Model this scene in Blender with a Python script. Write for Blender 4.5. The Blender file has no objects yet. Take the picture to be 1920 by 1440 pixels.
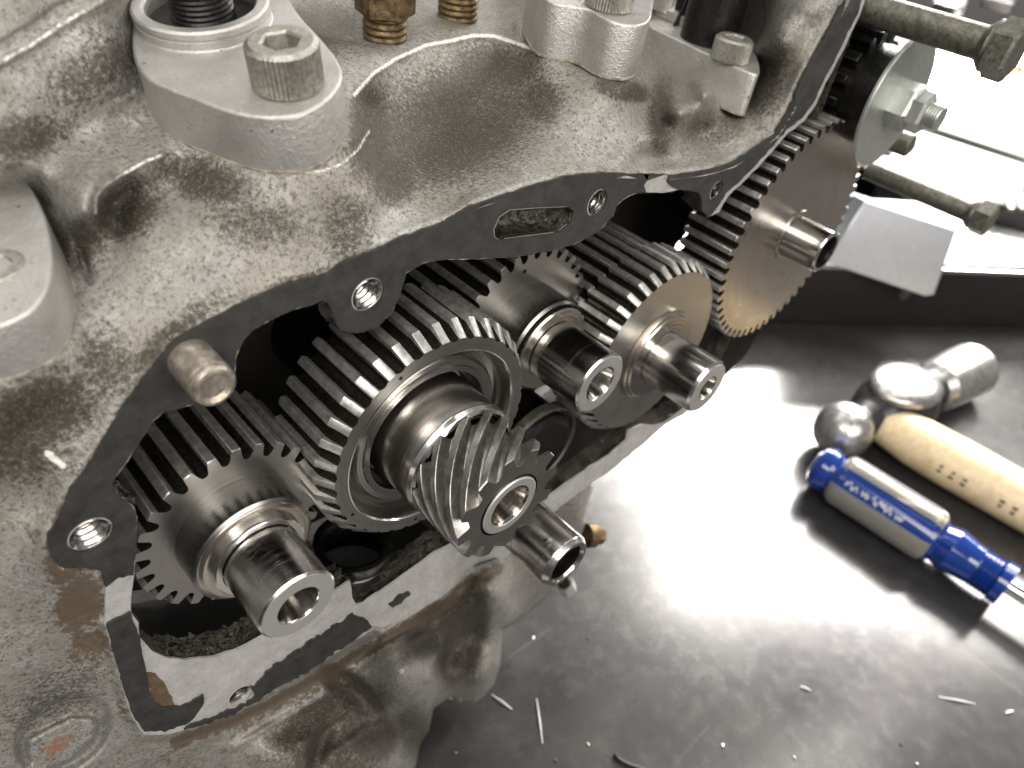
import bpy, bmesh, math, random
import numpy as np
from mathutils import Vector, Matrix, Euler

random.seed(7)
rng = np.random.default_rng(7)
S = 0.01                      # everything below is measured in centimetres
scene = bpy.context.scene
col = scene.collection

# ------------------------------------------------------------------ camera
# world: x along the cover face, y into the engine (the cover face is y = 0), z up
FPX = 1450.0
cN = Vector((-1860, -1460, 1450)).normalized()
cH = Vector((1733, -768, 1450)); cH = (cH - cN * cH.dot(cN)).normalized()
cU = -(cN.cross(cH))
DD = 11.0
CAMP = Vector((0, -DD, 0))
def w_of_c(v): return Vector((v.dot(cH), v.dot(cN), v.dot(cU)))
cam_d = bpy.data.cameras.new('camera'); cam = bpy.data.objects.new('camera', cam_d); col.objects.link(cam)
xr, yd, zf = w_of_c(Vector((1, 0, 0))), w_of_c(Vector((0, 1, 0))), w_of_c(Vector((0, 0, 1)))
M = Matrix((xr, -yd, -zf)).transposed().to_4x4(); M.translation = CAMP * S
cam.matrix_world = M
cam_d.sensor_width = 36; cam_d.lens = 36 * FPX / 1920
cam_d.clip_start = 0.005; cam_d.clip_end = 60
cam_d.dof.use_dof = True; cam_d.dof.focus_distance = 18.0 * S; cam_d.dof.aperture_fstop = 17
scene.camera = cam
scene.view_settings.view_transform = 'Standard'; scene.view_settings.look = 'None'
scene.view_settings.exposure = 0.28; scene.view_settings.gamma = 1
scene.render.resolution_x = 1024; scene.render.resolution_y = 768

# ------------------------------------------------------------------ light: a workshop at night, a bench lamp plus added streak strips and fills
world = bpy.data.worlds.new("World"); scene.world = world; world.use_nodes = True
wn = world.node_tree; wn.nodes.clear()
wo = wn.nodes.new('ShaderNodeOutputWorld'); wb = wn.nodes.new('ShaderNodeBackground')
tc = wn.nodes.new('ShaderNodeTexCoord'); sx = wn.nodes.new('ShaderNodeSeparateXYZ'); rp = wn.nodes.new('ShaderNodeValToRGB')
mr = wn.nodes.new('ShaderNodeMapRange'); mr.inputs[1].default_value = -1; mr.inputs[2].default_value = 1
wn.links.new(tc.outputs['Generated'], sx.inputs[0]); wn.links.new(sx.outputs[2], mr.inputs[0]); wn.links.new(mr.outputs[0], rp.inputs[0])
rp.color_ramp.elements[0].color = (0.02, 0.019, 0.018, 1); rp.color_ramp.elements[0].position = 0.44
rp.color_ramp.elements[1].color = (0.21, 0.207, 0.20, 1); rp.color_ramp.elements[1].position = 0.53
wn.links.new(rp.outputs[0], wb.inputs[0]); wb.inputs[1].default_value = 1.0; wn.links.new(wb.outputs[0], wo.inputs[0])

def area(name, loc, tgt, sxx, syy, power, color=(1, .95, .87)):
    d = bpy.data.lights.new(name, 'AREA'); d.shape = 'RECTANGLE'; d.size = sxx * S; d.size_y = syy * S
    d.energy = power; d.color = color
    o = bpy.data.objects.new(name, d); col.objects.link(o); o.location = Vector(loc) * S
    o.rotation_euler = (Vector(tgt) - Vector(loc)).to_track_quat('-Z', 'Y').to_euler()
    return o
bl_ = area('bench_lamp', (109, -1, 25), (109, -1, -31), 74, 22, 14, (1, .97, .93)); bl_.rotation_euler = (0, 0, math.radians(-40))
area('reflection_strip', (24, 44, 44), (12, 0, -11), 70, 4, 0.75, (1, .96, .9))  # these strips are added to put bright streaks on the polished shafts
area('reflection_strip', (2, 14, 62), (12, 1, -9), 80, 5, 0.9, (1, .96, .9))
area('reflection_strip', (58, -8, 50), (14, 0, -11), 6, 80, 1.1, (1, .96, .9))
area('fill_light', (-34, -24, 46), (8, 0, -11), 46, 34, 3.6, (1, .96, .9))  # added fill from the front left for casting and gear teeth
area('fill_light', (6, -62, 22), (10, 0, -14), 70, 34, 4.4, (1, .95, .89))  # added soft fill from the camera side
tl_ = area('fill_light', (215, 72, 70), (160, 32, -25), 90, 60, 75, (1, .97, .92)); tl_.data.spread = math.radians(70)  # added to whiten the far things at the back right

# ------------------------------------------------------------------ pixel -> place on a real plane
def ray(px, py): return w_of_c(Vector((px - 960, py - 720, FPX)))
def at(px, py, y=0.0):
    d = ray(px, py); t = (y + DD) / d.y; return CAMP + d * t
def atz(px, py, z):
    d = ray(px, py); return CAMP + d * (z / d.z)
def atpl(px, py, P, n):
    d = ray(px, py); t = (P - CAMP).dot(n) / d.dot(n); return CAMP + d * t
def pr(p):
    q = Vector(p) - CAMP; c = cH * q.x + cN * q.y + cU * q.z
    return 960 + FPX * c.x / c.z, 720 + FPX * c.y / c.z
RX = np.array(w_of_c(Vector((1, 0, 0)))); RY = np.array(w_of_c(Vector((0, 1, 0)))); RZ = np.array(w_of_c(Vector((0, 0, 1))))

# ------------------------------------------------------------------ materials
class NT:
    def __init__(s, name):
        s.m = bpy.data.materials.new(name); s.m.use_nodes = True; s.t = s.m.node_tree
        s.b = s.t.nodes['Principled BSDF']; s.out = s.t.nodes['Material Output']; s._co = None
    def n(s, typ, **kw):
        nd = s.t.nodes.new(typ)
        for k, v in kw.items():
            if k.startswith('i_'): nd.inputs[k[2:].replace('_', ' ')].default_value = v
            else: setattr(nd, k, v)
        return nd
    def l(s, a, b): s.t.links.new(a, b)
    def co(s, scale=(1, 1, 1)):
        if s._co is None: s._co = s.n('ShaderNodeTexCoord').outputs['Object']
        mp = s.n('ShaderNodeMapping'); s.l(s._co, mp.inputs[0]); mp.inputs['Scale'].default_value = [100 * a for a in scale]
        return mp.outputs[0]
    def noise(s, scale, detail=4, rough=.6, sc3=(1, 1, 1), dist=0):
        nd = s.n('ShaderNodeTexNoise'); s.l(s.co(sc3), nd.inputs[0]); nd.inputs['Scale'].default_value = scale
        nd.inputs['Detail'].default_value = detail; nd.inputs['Roughness'].default_value = rough; nd.inputs['Distortion'].default_value = dist
        return nd.outputs[0]
    def ramp(s, f, stops):
        r = s.n('ShaderNodeValToRGB'); s.l(f, r.inputs[0]); e = r.color_ramp.elements
        while len(e) > len(stops): e.remove(e[-1])
        while len(e) < len(stops): e.new(.5)
        for q, (p, c) in zip(e, stops):
            q.position = p; q.color = (c, c, c, 1) if isinstance(c, (int, float)) else (*c, 1)
        return r.outputs[0]
    def mix(s, f, a, b, mode='MIX'):
        m = s.n('ShaderNodeMix', data_type='RGBA', blend_type=mode)
        for i, v in ((0, f), (6, a), (7, b)):
            if isinstance(v, (int, float)): m.inputs[i].default_value = v if i == 0 else (v, v, v, 1)
            elif isinstance(v, tuple): m.inputs[i].default_value = (*v, 1)
            else: s.l(v, m.inputs[i])
        return m.outputs[2]
    def math(s, op, a, b=0.0, c=0.0, clamp=False):
        m = s.n('ShaderNodeMath', operation=op); m.use_clamp = clamp
        for i, v in enumerate((a, b, c)):
            if isinstance(v, (int, float)): m.inputs[i].default_value = v
            else: s.l(v, m.inputs[i])
        return m.outputs[0]
    def attr(s, name):
        return s.n('ShaderNodeAttribute', attribute_name=name).outputs['Fac']
    def bump(s, h, dist, strength=1.0, prev=None):
        b = s.n('ShaderNodeBump'); s.l(h, b.inputs['Height']); b.inputs['Distance'].default_value = dist * S; b.inputs['Strength'].default_value = strength
        if prev is not None: s.l(prev, b.inputs['Normal'])
        return b.outputs[0]
    def set(s, base=None, rough=None, metal=None, normal=None, **kw):
        for k, v in (('Base Color', base), ('Roughness', rough), ('Metallic', metal), ('Normal', normal)):
            if v is None: continue
            if isinstance(v, (int, float)): s.b.inputs[k].default_value = v if k != 'Base Color' else (v, v, v, 1)
            elif isinstance(v, tuple): s.b.inputs[k].default_value = (*v, 1)
            else: s.l(v, s.b.inputs[k])
        for k, v in kw.items(): s.b.inputs[k.replace('_', ' ')].default_value = v
        return s.m

def mat_cast():
    t = NT('cast_aluminium')
    dirt_shade, brown, worn, rust, bare = [t.attr(a) for a in ('dirt_shade', 'brown', 'worn', 'rust', 'bare')]
    n1 = t.noise(1.1, 6, .65); n2 = t.noise(11, 5, .75); n3 = t.noise(26, 3, .65); n4 = t.noise(.5, 4, .6); n5 = t.noise(5, 6, .7)
    base = t.mix(t.ramp(n1, [(.3, 0), (.7, 1)]), (.27, .265, .25), (.44, .432, .41))
    base = t.mix(t.ramp(n5, [(.46, 0), (.66, .7)]), base, (.20, .18, .145))
    base = t.mix(t.math('MULTIPLY', t.ramp(n4, [(.45, 0), (.62, 1)]), .55), base, (.25, .225, .18))
    # greasy grime in the grain; the mask also carries painted shade of hollows
    sp = t.math('ADD', t.math('MULTIPLY', dirt_shade, 1.15), t.math('MULTIPLY', n2, .9))
    sp = t.math('ADD', sp, t.math('MULTIPLY', n1, .16)); sp = t.math('ADD', sp, t.math('MULTIPLY', n3, .55))
    base = t.mix(t.ramp(sp, [(.80, 0), (1.30, .92)]), base, (.042, .033, .022))
    spec = t.noise(22, 2, .5)
    base = t.mix(t.math('MULTIPLY', t.ramp(spec, [(.58, 0), (.66, .8)]), t.math('MULTIPLY', dirt_shade, 1.4, clamp=True)), base, (.62, .60, .54))
    pit = t.noise(9, 2, .5)
    base = t.mix(t.ramp(pit, [(.73, 0), (.76, .8)]), base, (.03, .027, .023))
    bs = t.math('ADD', brown, t.math('MULTIPLY', t.math('SUBTRACT', n5, .5), 1.6))
    bsc = t.mix(t.ramp(n2, [(.35, 0), (.7, 1)]), (.048, .034, .020), (.12, .085, .050))
    base = t.mix(t.ramp(bs, [(.42, 0), (.58, .92)]), base, bsc)
    rs = t.math('ADD', rust, t.math('MULTIPLY', t.math('SUBTRACT', n5, .5), 1.2))
    base = t.mix(t.ramp(rs, [(.35, 0), (.75, .8)]), base, (.36, .16, .07))
    ws = t.math('ADD', worn, t.math('MULTIPLY', t.math('SUBTRACT', n2, .5), 1.5))
    wf = t.ramp(ws, [(.45, 0), (.65, 1)])
    base = t.mix(wf, base, (.80, .77, .72))
    rough = t.math('ADD', t.math('MULTIPLY', n2, .3), .33)
    h = t.math('ADD', t.math('MULTIPLY', n2, .6), t.math('MULTIPLY', n3, .75))
    soft = t.math('ADD', .5, t.math('MULTIPLY', dirt_shade, .65), clamp=True)
    bp = t.n('ShaderNodeBump'); t.l(t.math('SUBTRACT', 1.3, h), bp.inputs['Height']); bp.inputs['Distance'].default_value = .085 * S; t.l(soft, bp.inputs['Strength'])
    nn = t.bump(pit, .03, .35, bp.outputs[0])
    metal = t.math('SUBTRACT', .45, t.math('MULTIPLY', t.ramp(bs, [(.42, 0), (.6, .5)]), 1.0), clamp=True)
    return t.set(base, rough, metal, nn)
def mat_block():
    t = NT('blasted_aluminium')
    n1 = t.noise(1.5, 5, .6); n2 = t.noise(30, 3, .6); n5 = t.noise(6, 6, .75); pit = t.noise(11, 1, .5)
    base = t.mix(t.ramp(n1, [(.3, 0), (.7, 1)]), (.44, .43, .41), (.58, .57, .55))
    base = t.mix(t.ramp(n5, [(.56, 0), (.75, .7)]), base, (.24, .20, .15))
    base = t.mix(t.ramp(pit, [(.74, 0), (.77, .85)]), base, (.04, .035, .03))
    nn = t.bump(n2, .020, .9); nn = t.bump(pit, .03, .4, nn)
    return t.set(base, t.math('ADD', .30, t.math('MULTIPLY', n5, .22)), .75, nn)
def mat_steel(name, base, r0, r1, turned=1.0, tint=None, streak=12.0, metal=1.0, spots=0.0):
    """turned steel: grooves run round the local y axis"""
    t = NT(name)
    g1 = t.noise(streak, 8, .85, (.006, 1, .006)); g2 = t.noise(streak * 4, 3, .6, (.002, 1, .002)); p = t.noise(1.3, 4, .6)
    b = t.mix(t.math('MULTIPLY', t.ramp(g1, [(.33, 1), (.43, 0)]), .55 * turned, clamp=True), base, tuple(c * .3 for c in base))
    if tint: b = t.mix(t.ramp(p, [(.4, 0), (.7, .7)]), b, tint)
    if spots:
        q = t.noise(7, 5, .7); b = t.mix(t.ramp(q, [(.62, 0), (.7, spots)]), b, tuple(c * .35 for c in base))
    rr = t.math('ADD', r0, t.math('MULTIPLY', t.ramp(g1, [(.33, 1), (.5, 0)]), (r1 - r0)))
    rr = t.math('ADD', rr, t.math('MULTIPLY', t.math('SUBTRACT', p, .5), .12), clamp=True)
    nn = t.bump(g1, .0022 * turned, .8); nn = t.bump(g2, .0008 * turned, .8, nn)
    return t.set(b, rr, metal, nn)
def mat_face(name, base, rough, ring=16, amp=.3, tint=None, metal=1.0):
    """faced steel: fine rings round the local y axis, seen end on"""
    t = NT(name)
    c = t.co(); s = t.n('ShaderNodeSeparateXYZ'); t.l(c, s.inputs[0])
    r = t.math('SQRT', t.math('ADD', t.math('MULTIPLY', s.outputs[0], s.outputs[0]), t.math('MULTIPLY', s.outputs[2], s.outputs[2])))
    w = t.n('ShaderNodeTexNoise', noise_dimensions='1D'); t.l(r, w.inputs['W']); w.inputs['Scale'].default_value = ring; w.inputs['Detail'].default_value = 5
    p = t.noise(1.1, 5, .6); q = t.noise(9, 4, .7)
    b = t.mix(t.math('MULTIPLY', t.ramp(w.outputs[0], [(.35, 1), (.6, 0)]), amp), base, tuple(x * .5 for x in base))
    if tint: b = t.mix(t.ramp(p, [(.35, 0), (.65, .85)]), b, tint)
    b = t.mix(t.ramp(q, [(.7, 0), (.98, .15)]), b, tuple(x * .4 for x in base))
    rr = t.math('ADD', rough, t.math('MULTIPLY', t.math('SUBTRACT', p, .5), .2))
    return t.set(b, rr, metal, t.bump(w.outputs[0], .004, .6))
def mat_plain(name, base, rough, metal=0.0, nscale=8, var=.3, bumpd=0.0, dark=None, **kw):
    t = NT(name)
    n = t.noise(nscale, 6, .68); n2 = t.noise(nscale * 4, 3, .6)
    d = dark or tuple(c * (1 - var) for c in base)
    b = t.mix(t.ramp(n, [(.35, 0), (.65, 1)]), d, base)
    rr = t.math('ADD', rough, t.math('MULTIPLY', t.math('SUBTRACT', n2, .5), .25), clamp=True)
    nn = t.bump(t.math('ADD', n, t.math('MULTIPLY', n2, .6)), bumpd, .9) if bumpd else None
    return t.set(b, rr, metal, nn, **kw)
def mat_gasket():
    t = NT('gasket_paper')
    n = t.noise(2.2, 6, .7); n2 = t.noise(28, 4, .7); q = t.noise(10, 3, .8, (1, 1, 1), 1.5)
    b = t.mix(t.ramp(n, [(.35, 0), (.7, 1)]), (.018, .0175, .017), (.046, .0445, .042))
    b = t.mix(t.ramp(q, [(.66, 0), (.74, .5)]), b, (.16, .15, .13)); b = t.mix(t.ramp(n2, [(.62, 0), (.72, .5)]), b, (.12, .115, .105))
    return t.set(b, t.math('ADD', .42, t.math('MULTIPLY', n2, .3)), 0.0, t.bump(n2, .035, .9), Specular_IOR_Level=.35)
def mat_machined():
    t = NT('machined_aluminium')
    n = t.noise(1.6, 6, .7); n2 = t.noise(7, 5, .75, (1, 1, 2.2)); n3 = t.noise(26, 3, .6)
    b = t.mix(t.ramp(n, [(.35, 0), (.65, 1)]), (.44, .43, .415), (.60, .59, .575))
    b = t.mix(t.ramp(n2, [(.55, 0), (.72, .75)]), b, (.22, .20, .175))
    return t.set(b, t.math('ADD', .38, t.math('MULTIPLY', n2, .2)), .45, t.bump(n3, .012, .7))
def mat_table():
    t = NT('bench_steel')
    n = t.noise(.12, 6, .7); n2 = t.noise(1.2, 8, .75); sc = t.noise(.8, 10, .85, (1, .03, 1)); sc2 = t.noise(1.3, 9, .85, (.04, 1, 1), .3)
    b = t.mix(t.ramp(n, [(.3, 0), (.7, 1)]), (.055, .054, .056), (.11, .107, .104))
    b = t.mix(t.ramp(n2, [(.5, 0), (.8, .4)]), b, (.20, .19, .185))
    b = t.mix(t.ramp(sc, [(.62, 0), (.68, .3)]), b, (.3, .3, .3)); b = t.mix(t.ramp(sc2, [(.62, 0), (.68, .3)]), b, (.3, .3, .3))
    rr = t.math('ADD', .19, t.math('MULTIPLY', n2, .06))
    return t.set(b, rr, .7, t.bump(t.noise(3.5, 6, .7), .004, .35))
CAST = mat_cast(); BLOCK = mat_block(); GASK = mat_gasket(); MACH = mat_machined(); TABLE = mat_table()
POL = mat_steel('polished_steel', (.66, .64, .62), .17, .30, .5)
POL2 = mat_steel('scored_steel', (.66, .645, .62), .12, .40, 2.4, streak=8, spots=.45)
POL3 = mat_steel('bright_shaft_steel', (.68, .67, .65), .14, .26, .5)
GEARM = mat_plain('gear_steel', (.56, .55, .53), .43, .85, 5, .45, .004, dark=(.30, .29, .27))
GEARF = mat_face('gear_face_steel', (.40, .385, .365), .34, 10, .12)
GEARF2 = mat_face('gear_face_bronzed', (.42, .405, .385), .36, 9, .2, tint=(.42, .39, .345))
GEARF3 = mat_face('gear_face_heat_brown', (.46, .43, .40), .30, 2.2, .4, tint=(.45, .39, .34))
GEARW = mat_face('gear_web_steel', (.46, .445, .42), .22, 9, .25)
HUBD = mat_steel('dark_hub_steel', (.24, .235, .225), .26, .34, .10)
RING = mat_face('thrust_ring_steel', (.58, .54, .49), .22, 12, .3, tint=(.50, .455, .405))
ENDF = mat_face('end_face_steel', (.60, .59, .575), .45, 14, .15, metal=.85)
BORE = mat_steel('bore_steel', (.50, .485, .46), .14, .3, .6, tint=(.34, .30, .23))
DARK = mat_plain('oily_shade_casting', (.035, .032, .028), .35, .4, 9, .5, .05)  # oil-dark metal with the deep chest's shade put into its colour
ROUGHC = mat_plain('broken_casting', (.26, .235, .20), .22, .8, 15, .9, .14, dark=(.010, .008, .006))
ROOTM = mat_plain('dark_root_steel', (.085, .078, .066), .26, .85, 5, .5, .004, dark=(.04, .036, .03))  # darker steel for tooth roots and lower flanks
BLKM = mat_plain('blackened_steel', (.035, .034, .033), .3, .8, 6, .4, .01)
OXIDE = mat_plain('oxidised_bolt_steel', (.22, .215, .18), .42, .8, 5, .5, .02, dark=(.10, .095, .08))
ZINC = mat_plain('zinc_plated_steel', (.50, .51, .48), .40, .85, 4, .2, .004, dark=(.42, .44, .42))
ZSCREW = mat_plain('dull_screw_steel', (.47, .46, .42), .42, .85, 12, .4, .012, dark=(.25, .24, .20))
BRASS = mat_plain('dirty_brass', (.25, .17, .085), .42, .75, 5, .6, .02, dark=(.055, .038, .022))
THREAD = mat_plain('thread_metal', (.62, .60, .57), .22, 1.0, 9, .4)
PINM = mat_plain('stained_dowel_steel', (.52, .49, .44), .36, .75, 5, .6, .01, dark=(.24, .19, .13))
CHROME = mat_plain('chrome', (.75, .75, .76), .10, 1.0, 4, .1)
ALUBAR = mat_plain('milled_aluminium', (.60, .62, .66), .33, .9, 2, .1, .002)
SEAL = mat_plain('sealant_residue', (.15, .10, .055), .4, .1, 5, .5, .03)
PAPER = mat_plain('paper_gasket', (.42, .38, .31), .7, 0, 6, .6, .02, dark=(.12, .10, .07))
WHITE = mat_plain('white_card', (.86, .84, .80), .5, 0, 1, .03)
WOOD = None

# ------------------------------------------------------------------ mesh helpers
def mesh_obj(name, V, F, mat, parent=None, smooth=40, loc=None, label=None, cat=None, group=None, kind=None, mats=None, fm=None):
    me = bpy.data.meshes.new(name)
    me.from_pydata([tuple(Vector(v) * S) for v in V], [], F)
    for m_ in (mats or [mat]): me.materials.append(m_)
    if fm is not None: me.polygons.foreach_set('material_index', fm)
    me.update()
    if smooth:
        me.polygons.foreach_set('use_smooth', [True] * len(me.polygons))
        try: me.set_sharp_from_angle(angle=math.radians(smooth))
        except Exception: pass
    o = bpy.data.objects.new(name, me); col.objects.link(o)
    if parent: o.parent = parent
    if loc is not None: o.location = Vector(loc) * S
    tag(o, label, cat, group, kind)
    return o
def tag(o, label=None, cat=None, group=None, kind=None):
    if label: o['label'] = label
    if cat: o['category'] = cat
    if group: o['group'] = group
    if kind: o['kind'] = kind
    return o
def empty(name, loc, label, cat, group=None, rot=None):
    o = bpy.data.objects.new(name, None); col.objects.link(o); o.empty_display_size = .01
    o.location = Vector(loc) * S
    if rot is not None: o.rotation_euler = rot
    return tag(o, label, cat, group)
def lathe(prof, seg=96, closed_ends=False):
    """profile [(r, y)] turned round the y axis; front (-y) first keeps normals outward"""
    q = [prof[0]]
    for (r1, y1), (r2, y2) in zip(prof, prof[1:]):      # support rings so long faces keep their own normal
        L = math.hypot(r2 - r1, y2 - y1)
        if L > .12: e = .02 / L; q += [(r1 + (r2 - r1) * e, y1 + (y2 - y1) * e), (r2 - (r2 - r1) * e, y2 - (y2 - y1) * e)]
        q.append((r2, y2))
    prof = q
    V, F = [], []
    for r, y in prof:
        for k in range(seg):
            a = 2 * math.pi * k / seg; V.append((r * math.cos(a), y, r * math.sin(a)))
    for i in range(len(prof) - 1):
        for k in range(seg):
            k2 = (k + 1) % seg
            F.append((i * seg + k, (i + 1) * seg + k, (i + 1) * seg + k2, i * seg + k2))
    return V, F
def toY(axis):
    return Vector((0, 1, 0)).rotation_difference(Vector(axis).normalized()).to_euler()
def gear_mesh(n, r0, r1, y0, y1, rin, bevel=0.0, blen=0.0, helix=0.0, phase=0.0, tw=1.0, nst=1, dark_root=False):
    """toothed ring: root r0, tip r1, from front y0 back to y1; bevel lowers the tips over the first blen"""
    pts = [(-.5, 0), (-.38, .04), (-.30, .22), (-.24 , .6), (-.185, .96), (-.155, 1), (.155, 1), (.185, .96), (.24, .6), (.30, .22), (.38, .04)]
    pts = [(a * (tw if b > .5 else 1), b) for a, b in pts]
    st = []
    if bevel: st += [(y0, r1 - bevel), (y0 + blen, r1), (y0 + blen + .03, r1)]
    else: st += [(y0, r1 - .02), (y0 + .025, r1)]
    yb = st[-1][0]
    for i in range(1, nst + 1): st.append((yb + (y1 - yb) * i / nst, r1))
    V, F = [], []; np_ = len(pts) * n
    def ringpts(y, rt):
        for t in range(n):
            for a, b in pts:
                th = 2 * math.pi * (t + a) / n + phase + helix * (y - y0)
                r = r0 + (r1 - r0) * b; r = min(r, rt) if b > .1 else r
                V.append((r * math.cos(th), y, r * math.sin(th)))
    for y, rt in st: ringpts(y, rt)
    for i in range(len(st) - 1):
        for k in range(np_):
            k2 = (k + 1) % np_
            F.append((i * np_ + k, (i + 1) * np_ + k, (i + 1) * np_ + k2, i * np_ + k2))
    fm = [2 if (dark_root and (i % np_) % 11 in (0, 1, 2, 8, 9, 10)) else 0 for i in range(len(F))]
    for si, yy in ((0, y0), (len(st) - 1, y1)):
        b = len(V)
        h = helix * (yy - y0)
        for k in range(np_):
            t, a = divmod(k, len(pts)); th = 2 * math.pi * (t + pts[a][0]) / n + phase + h
            V.append((rin * math.cos(th), yy, rin * math.sin(th)))
        for k in range(np_):
            k2 = (k + 1) % np_
            F.append((b + k, si * np_ + k, si * np_ + k2, b + k2) if si == 0 else (si * np_ + k, b + k, b + k2, si * np_ + k2)); fm.append(1 if si == 0 else 0)
    return V, F, fm
def prism(poly, axis, h, bev=0.0):
    """world polygon (list of Vector) extruded along axis by h, edge of the first face rounded by bev"""
    P = [Vector(p) for p in poly]; c = sum(P, Vector()) / len(P); ax = Vector(axis).normalized(); n = len(P)
    rings = []
    if bev:
        for k in range(4):
            a = math.pi / 2 * k / 3
            ins = bev * (1 - math.sin(a)); dn = bev * (1 - math.cos(a))
            rings.append([p + (c - p).normalized() * ins + ax * dn for p in P])
    else: rings.append(P)
    rings.append([p + ax * h for p in P])
    V = [v for r in rings for v in r]; F = [tuple(range(n))]
    for i in range(len(rings) - 1):
        for k in range(n): F.append((i * n + k, i * n + (k + 1) % n, (i + 1) * n + (k + 1) % n, (i + 1) * n + k))
    F.append(tuple(reversed(range((len(rings) - 1) * n, len(rings) * n))))
    return V, F
def fix_normals(o):
    bm = bmesh.new(); bm.from_mesh(o.data); bmesh.ops.recalc_face_normals(bm, faces=bm.faces); bm.to_mesh(o.data); bm.free(); return o
def smooth_poly(pts, it=2, closed=True):
    P = [tuple(p) for p in pts]
    for _ in range(it):
        Q = []; n = len(P)
        for i in range(n if closed else n - 1):
            a, b = P[i], P[(i + 1) % n]
            Q.append((a[0] * .75 + b[0] * .25, a[1] * .75 + b[1] * .25)); Q.append((a[0] * .25 + b[0] * .75, a[1] * .25 + b[1] * .75))
        if not closed: Q = [P[0]] + Q + [P[-1]]
        P = Q
    return P
def jitter(poly, step, amp, seed=1):
    r = random.Random(seed); out = []
    n = len(poly)
    for i in range(n):
        a, b = poly[i], poly[(i + 1) % n]; L = math.hypot(b[0] - a[0], b[1] - a[1]); k = max(1, int(L / step))
        for j in range(k):
            t = j / k; out.append((a[0] + (b[0] - a[0]) * t + r.gauss(0, amp), a[1] + (b[1] - a[1]) * t + r.gauss(0, amp)))
    return out
def plate(name, outer, holes, y, thick, mat, parent=None, yp=None, **kw):
    yp = y if yp is None else yp
    """flat sheet in the x-z plane, pixels traced on the plane y, holes cut through, extruded into +y"""
    cu = bpy.data.curves.new(name, 'CURVE'); cu.dimensions = '2D'; cu.fill_mode = 'BOTH'; cu.extrude = thick / 2 * S
    for pl in [outer] + list(holes):
        sp = cu.splines.new('POLY'); sp.points.add(len(pl) - 1); sp.use_cyclic_u = True
        for i, (a, b) in enumerate(pl):
            p = at(a, b, yp); sp.points[i].co = (p.x * S, p.z * S, 0, 1)
    tmp = bpy.data.objects.new('tmp', cu); col.objects.link(tmp)
    bpy.context.view_layer.update()
    me = bpy.data.meshes.new_from_object(tmp.evaluated_get(bpy.context.evaluated_depsgraph_get()))
    bpy.data.objects.remove(tmp); bpy.data.curves.remove(cu)
    nv = len(me.vertices); a = np.empty(nv * 3); me.vertices.foreach_get('co', a); a = a.reshape(-1, 3)
    b = np.stack([a[:, 0], (y + thick / 2) * S - a[:, 2], a[:, 1]], 1); me.vertices.foreach_set('co', b.ravel())
    me.materials.clear(); me.materials.append(mat); me.update()
    o = bpy.data.objects.new(name, me); col.objects.link(o)
    if parent: o.parent = parent
    tag(o, **kw); return fix_normals(o)
def circ_px(cx, cy, r, y=0.0, n=28):
    c = at(cx, cy, y)
    return [pr((c.x + r * math.cos(2 * math.pi * k / n), y, c.z + r * math.sin(2 * math.pi * k / n))) for k in range(n)]
def wall(name, poly, y0, y1, mat, parent, closed=True, rough=0.0, rows=1, **kw):
    V, F = [], []; n = len(poly); r = random.Random(5)
    for i in range(rows + 1):
        y = y0 + (y1 - y0) * i / rows
        for (a, b) in poly:
            p = at(a, b, y0); d = rough if i else 0
            V.append((p.x + r.gauss(0, d), y + r.gauss(0, d), p.z + r.gauss(0, d)))
    for i in range(rows):
        for k in range(n if closed else n - 1):
            k2 = (k + 1) % n; F.append((i * n + k, i * n + k2, (i + 1) * n + k2, (i + 1) * n + k))
    return mesh_obj(name, V, F, mat, parent, smooth=60, **kw)
def hexprism(r, y0, y1, bev=.06, n=6):
    prof = [(0.001, y0), (r * .86, y0), (r, y0 + bev), (r, y1)]
    V, F = [], []
    for q, (rr, y) in enumerate(prof):
        for k in range(n):
            a = 2 * math.pi * (k + .5) / n; V.append((rr * math.cos(a), y, rr * math.sin(a)))
    for i in range(3):
        for k in range(n): F.append((i * n + k, (i + 1) * n + k, (i + 1) * n + (k + 1) % n, i * n + (k + 1) % n))
    F.append(tuple(3 * n + k for k in range(n)))
    return V, F
def thread_profile(r, y0, y1, pitch, depth):
    P = []; y = y0
    while y < y1: P += [(r - depth, y), (r, y + pitch * .4), (r, y + pitch * .6)]; y += pitch
    return P + [(r - depth, y1)]

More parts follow.
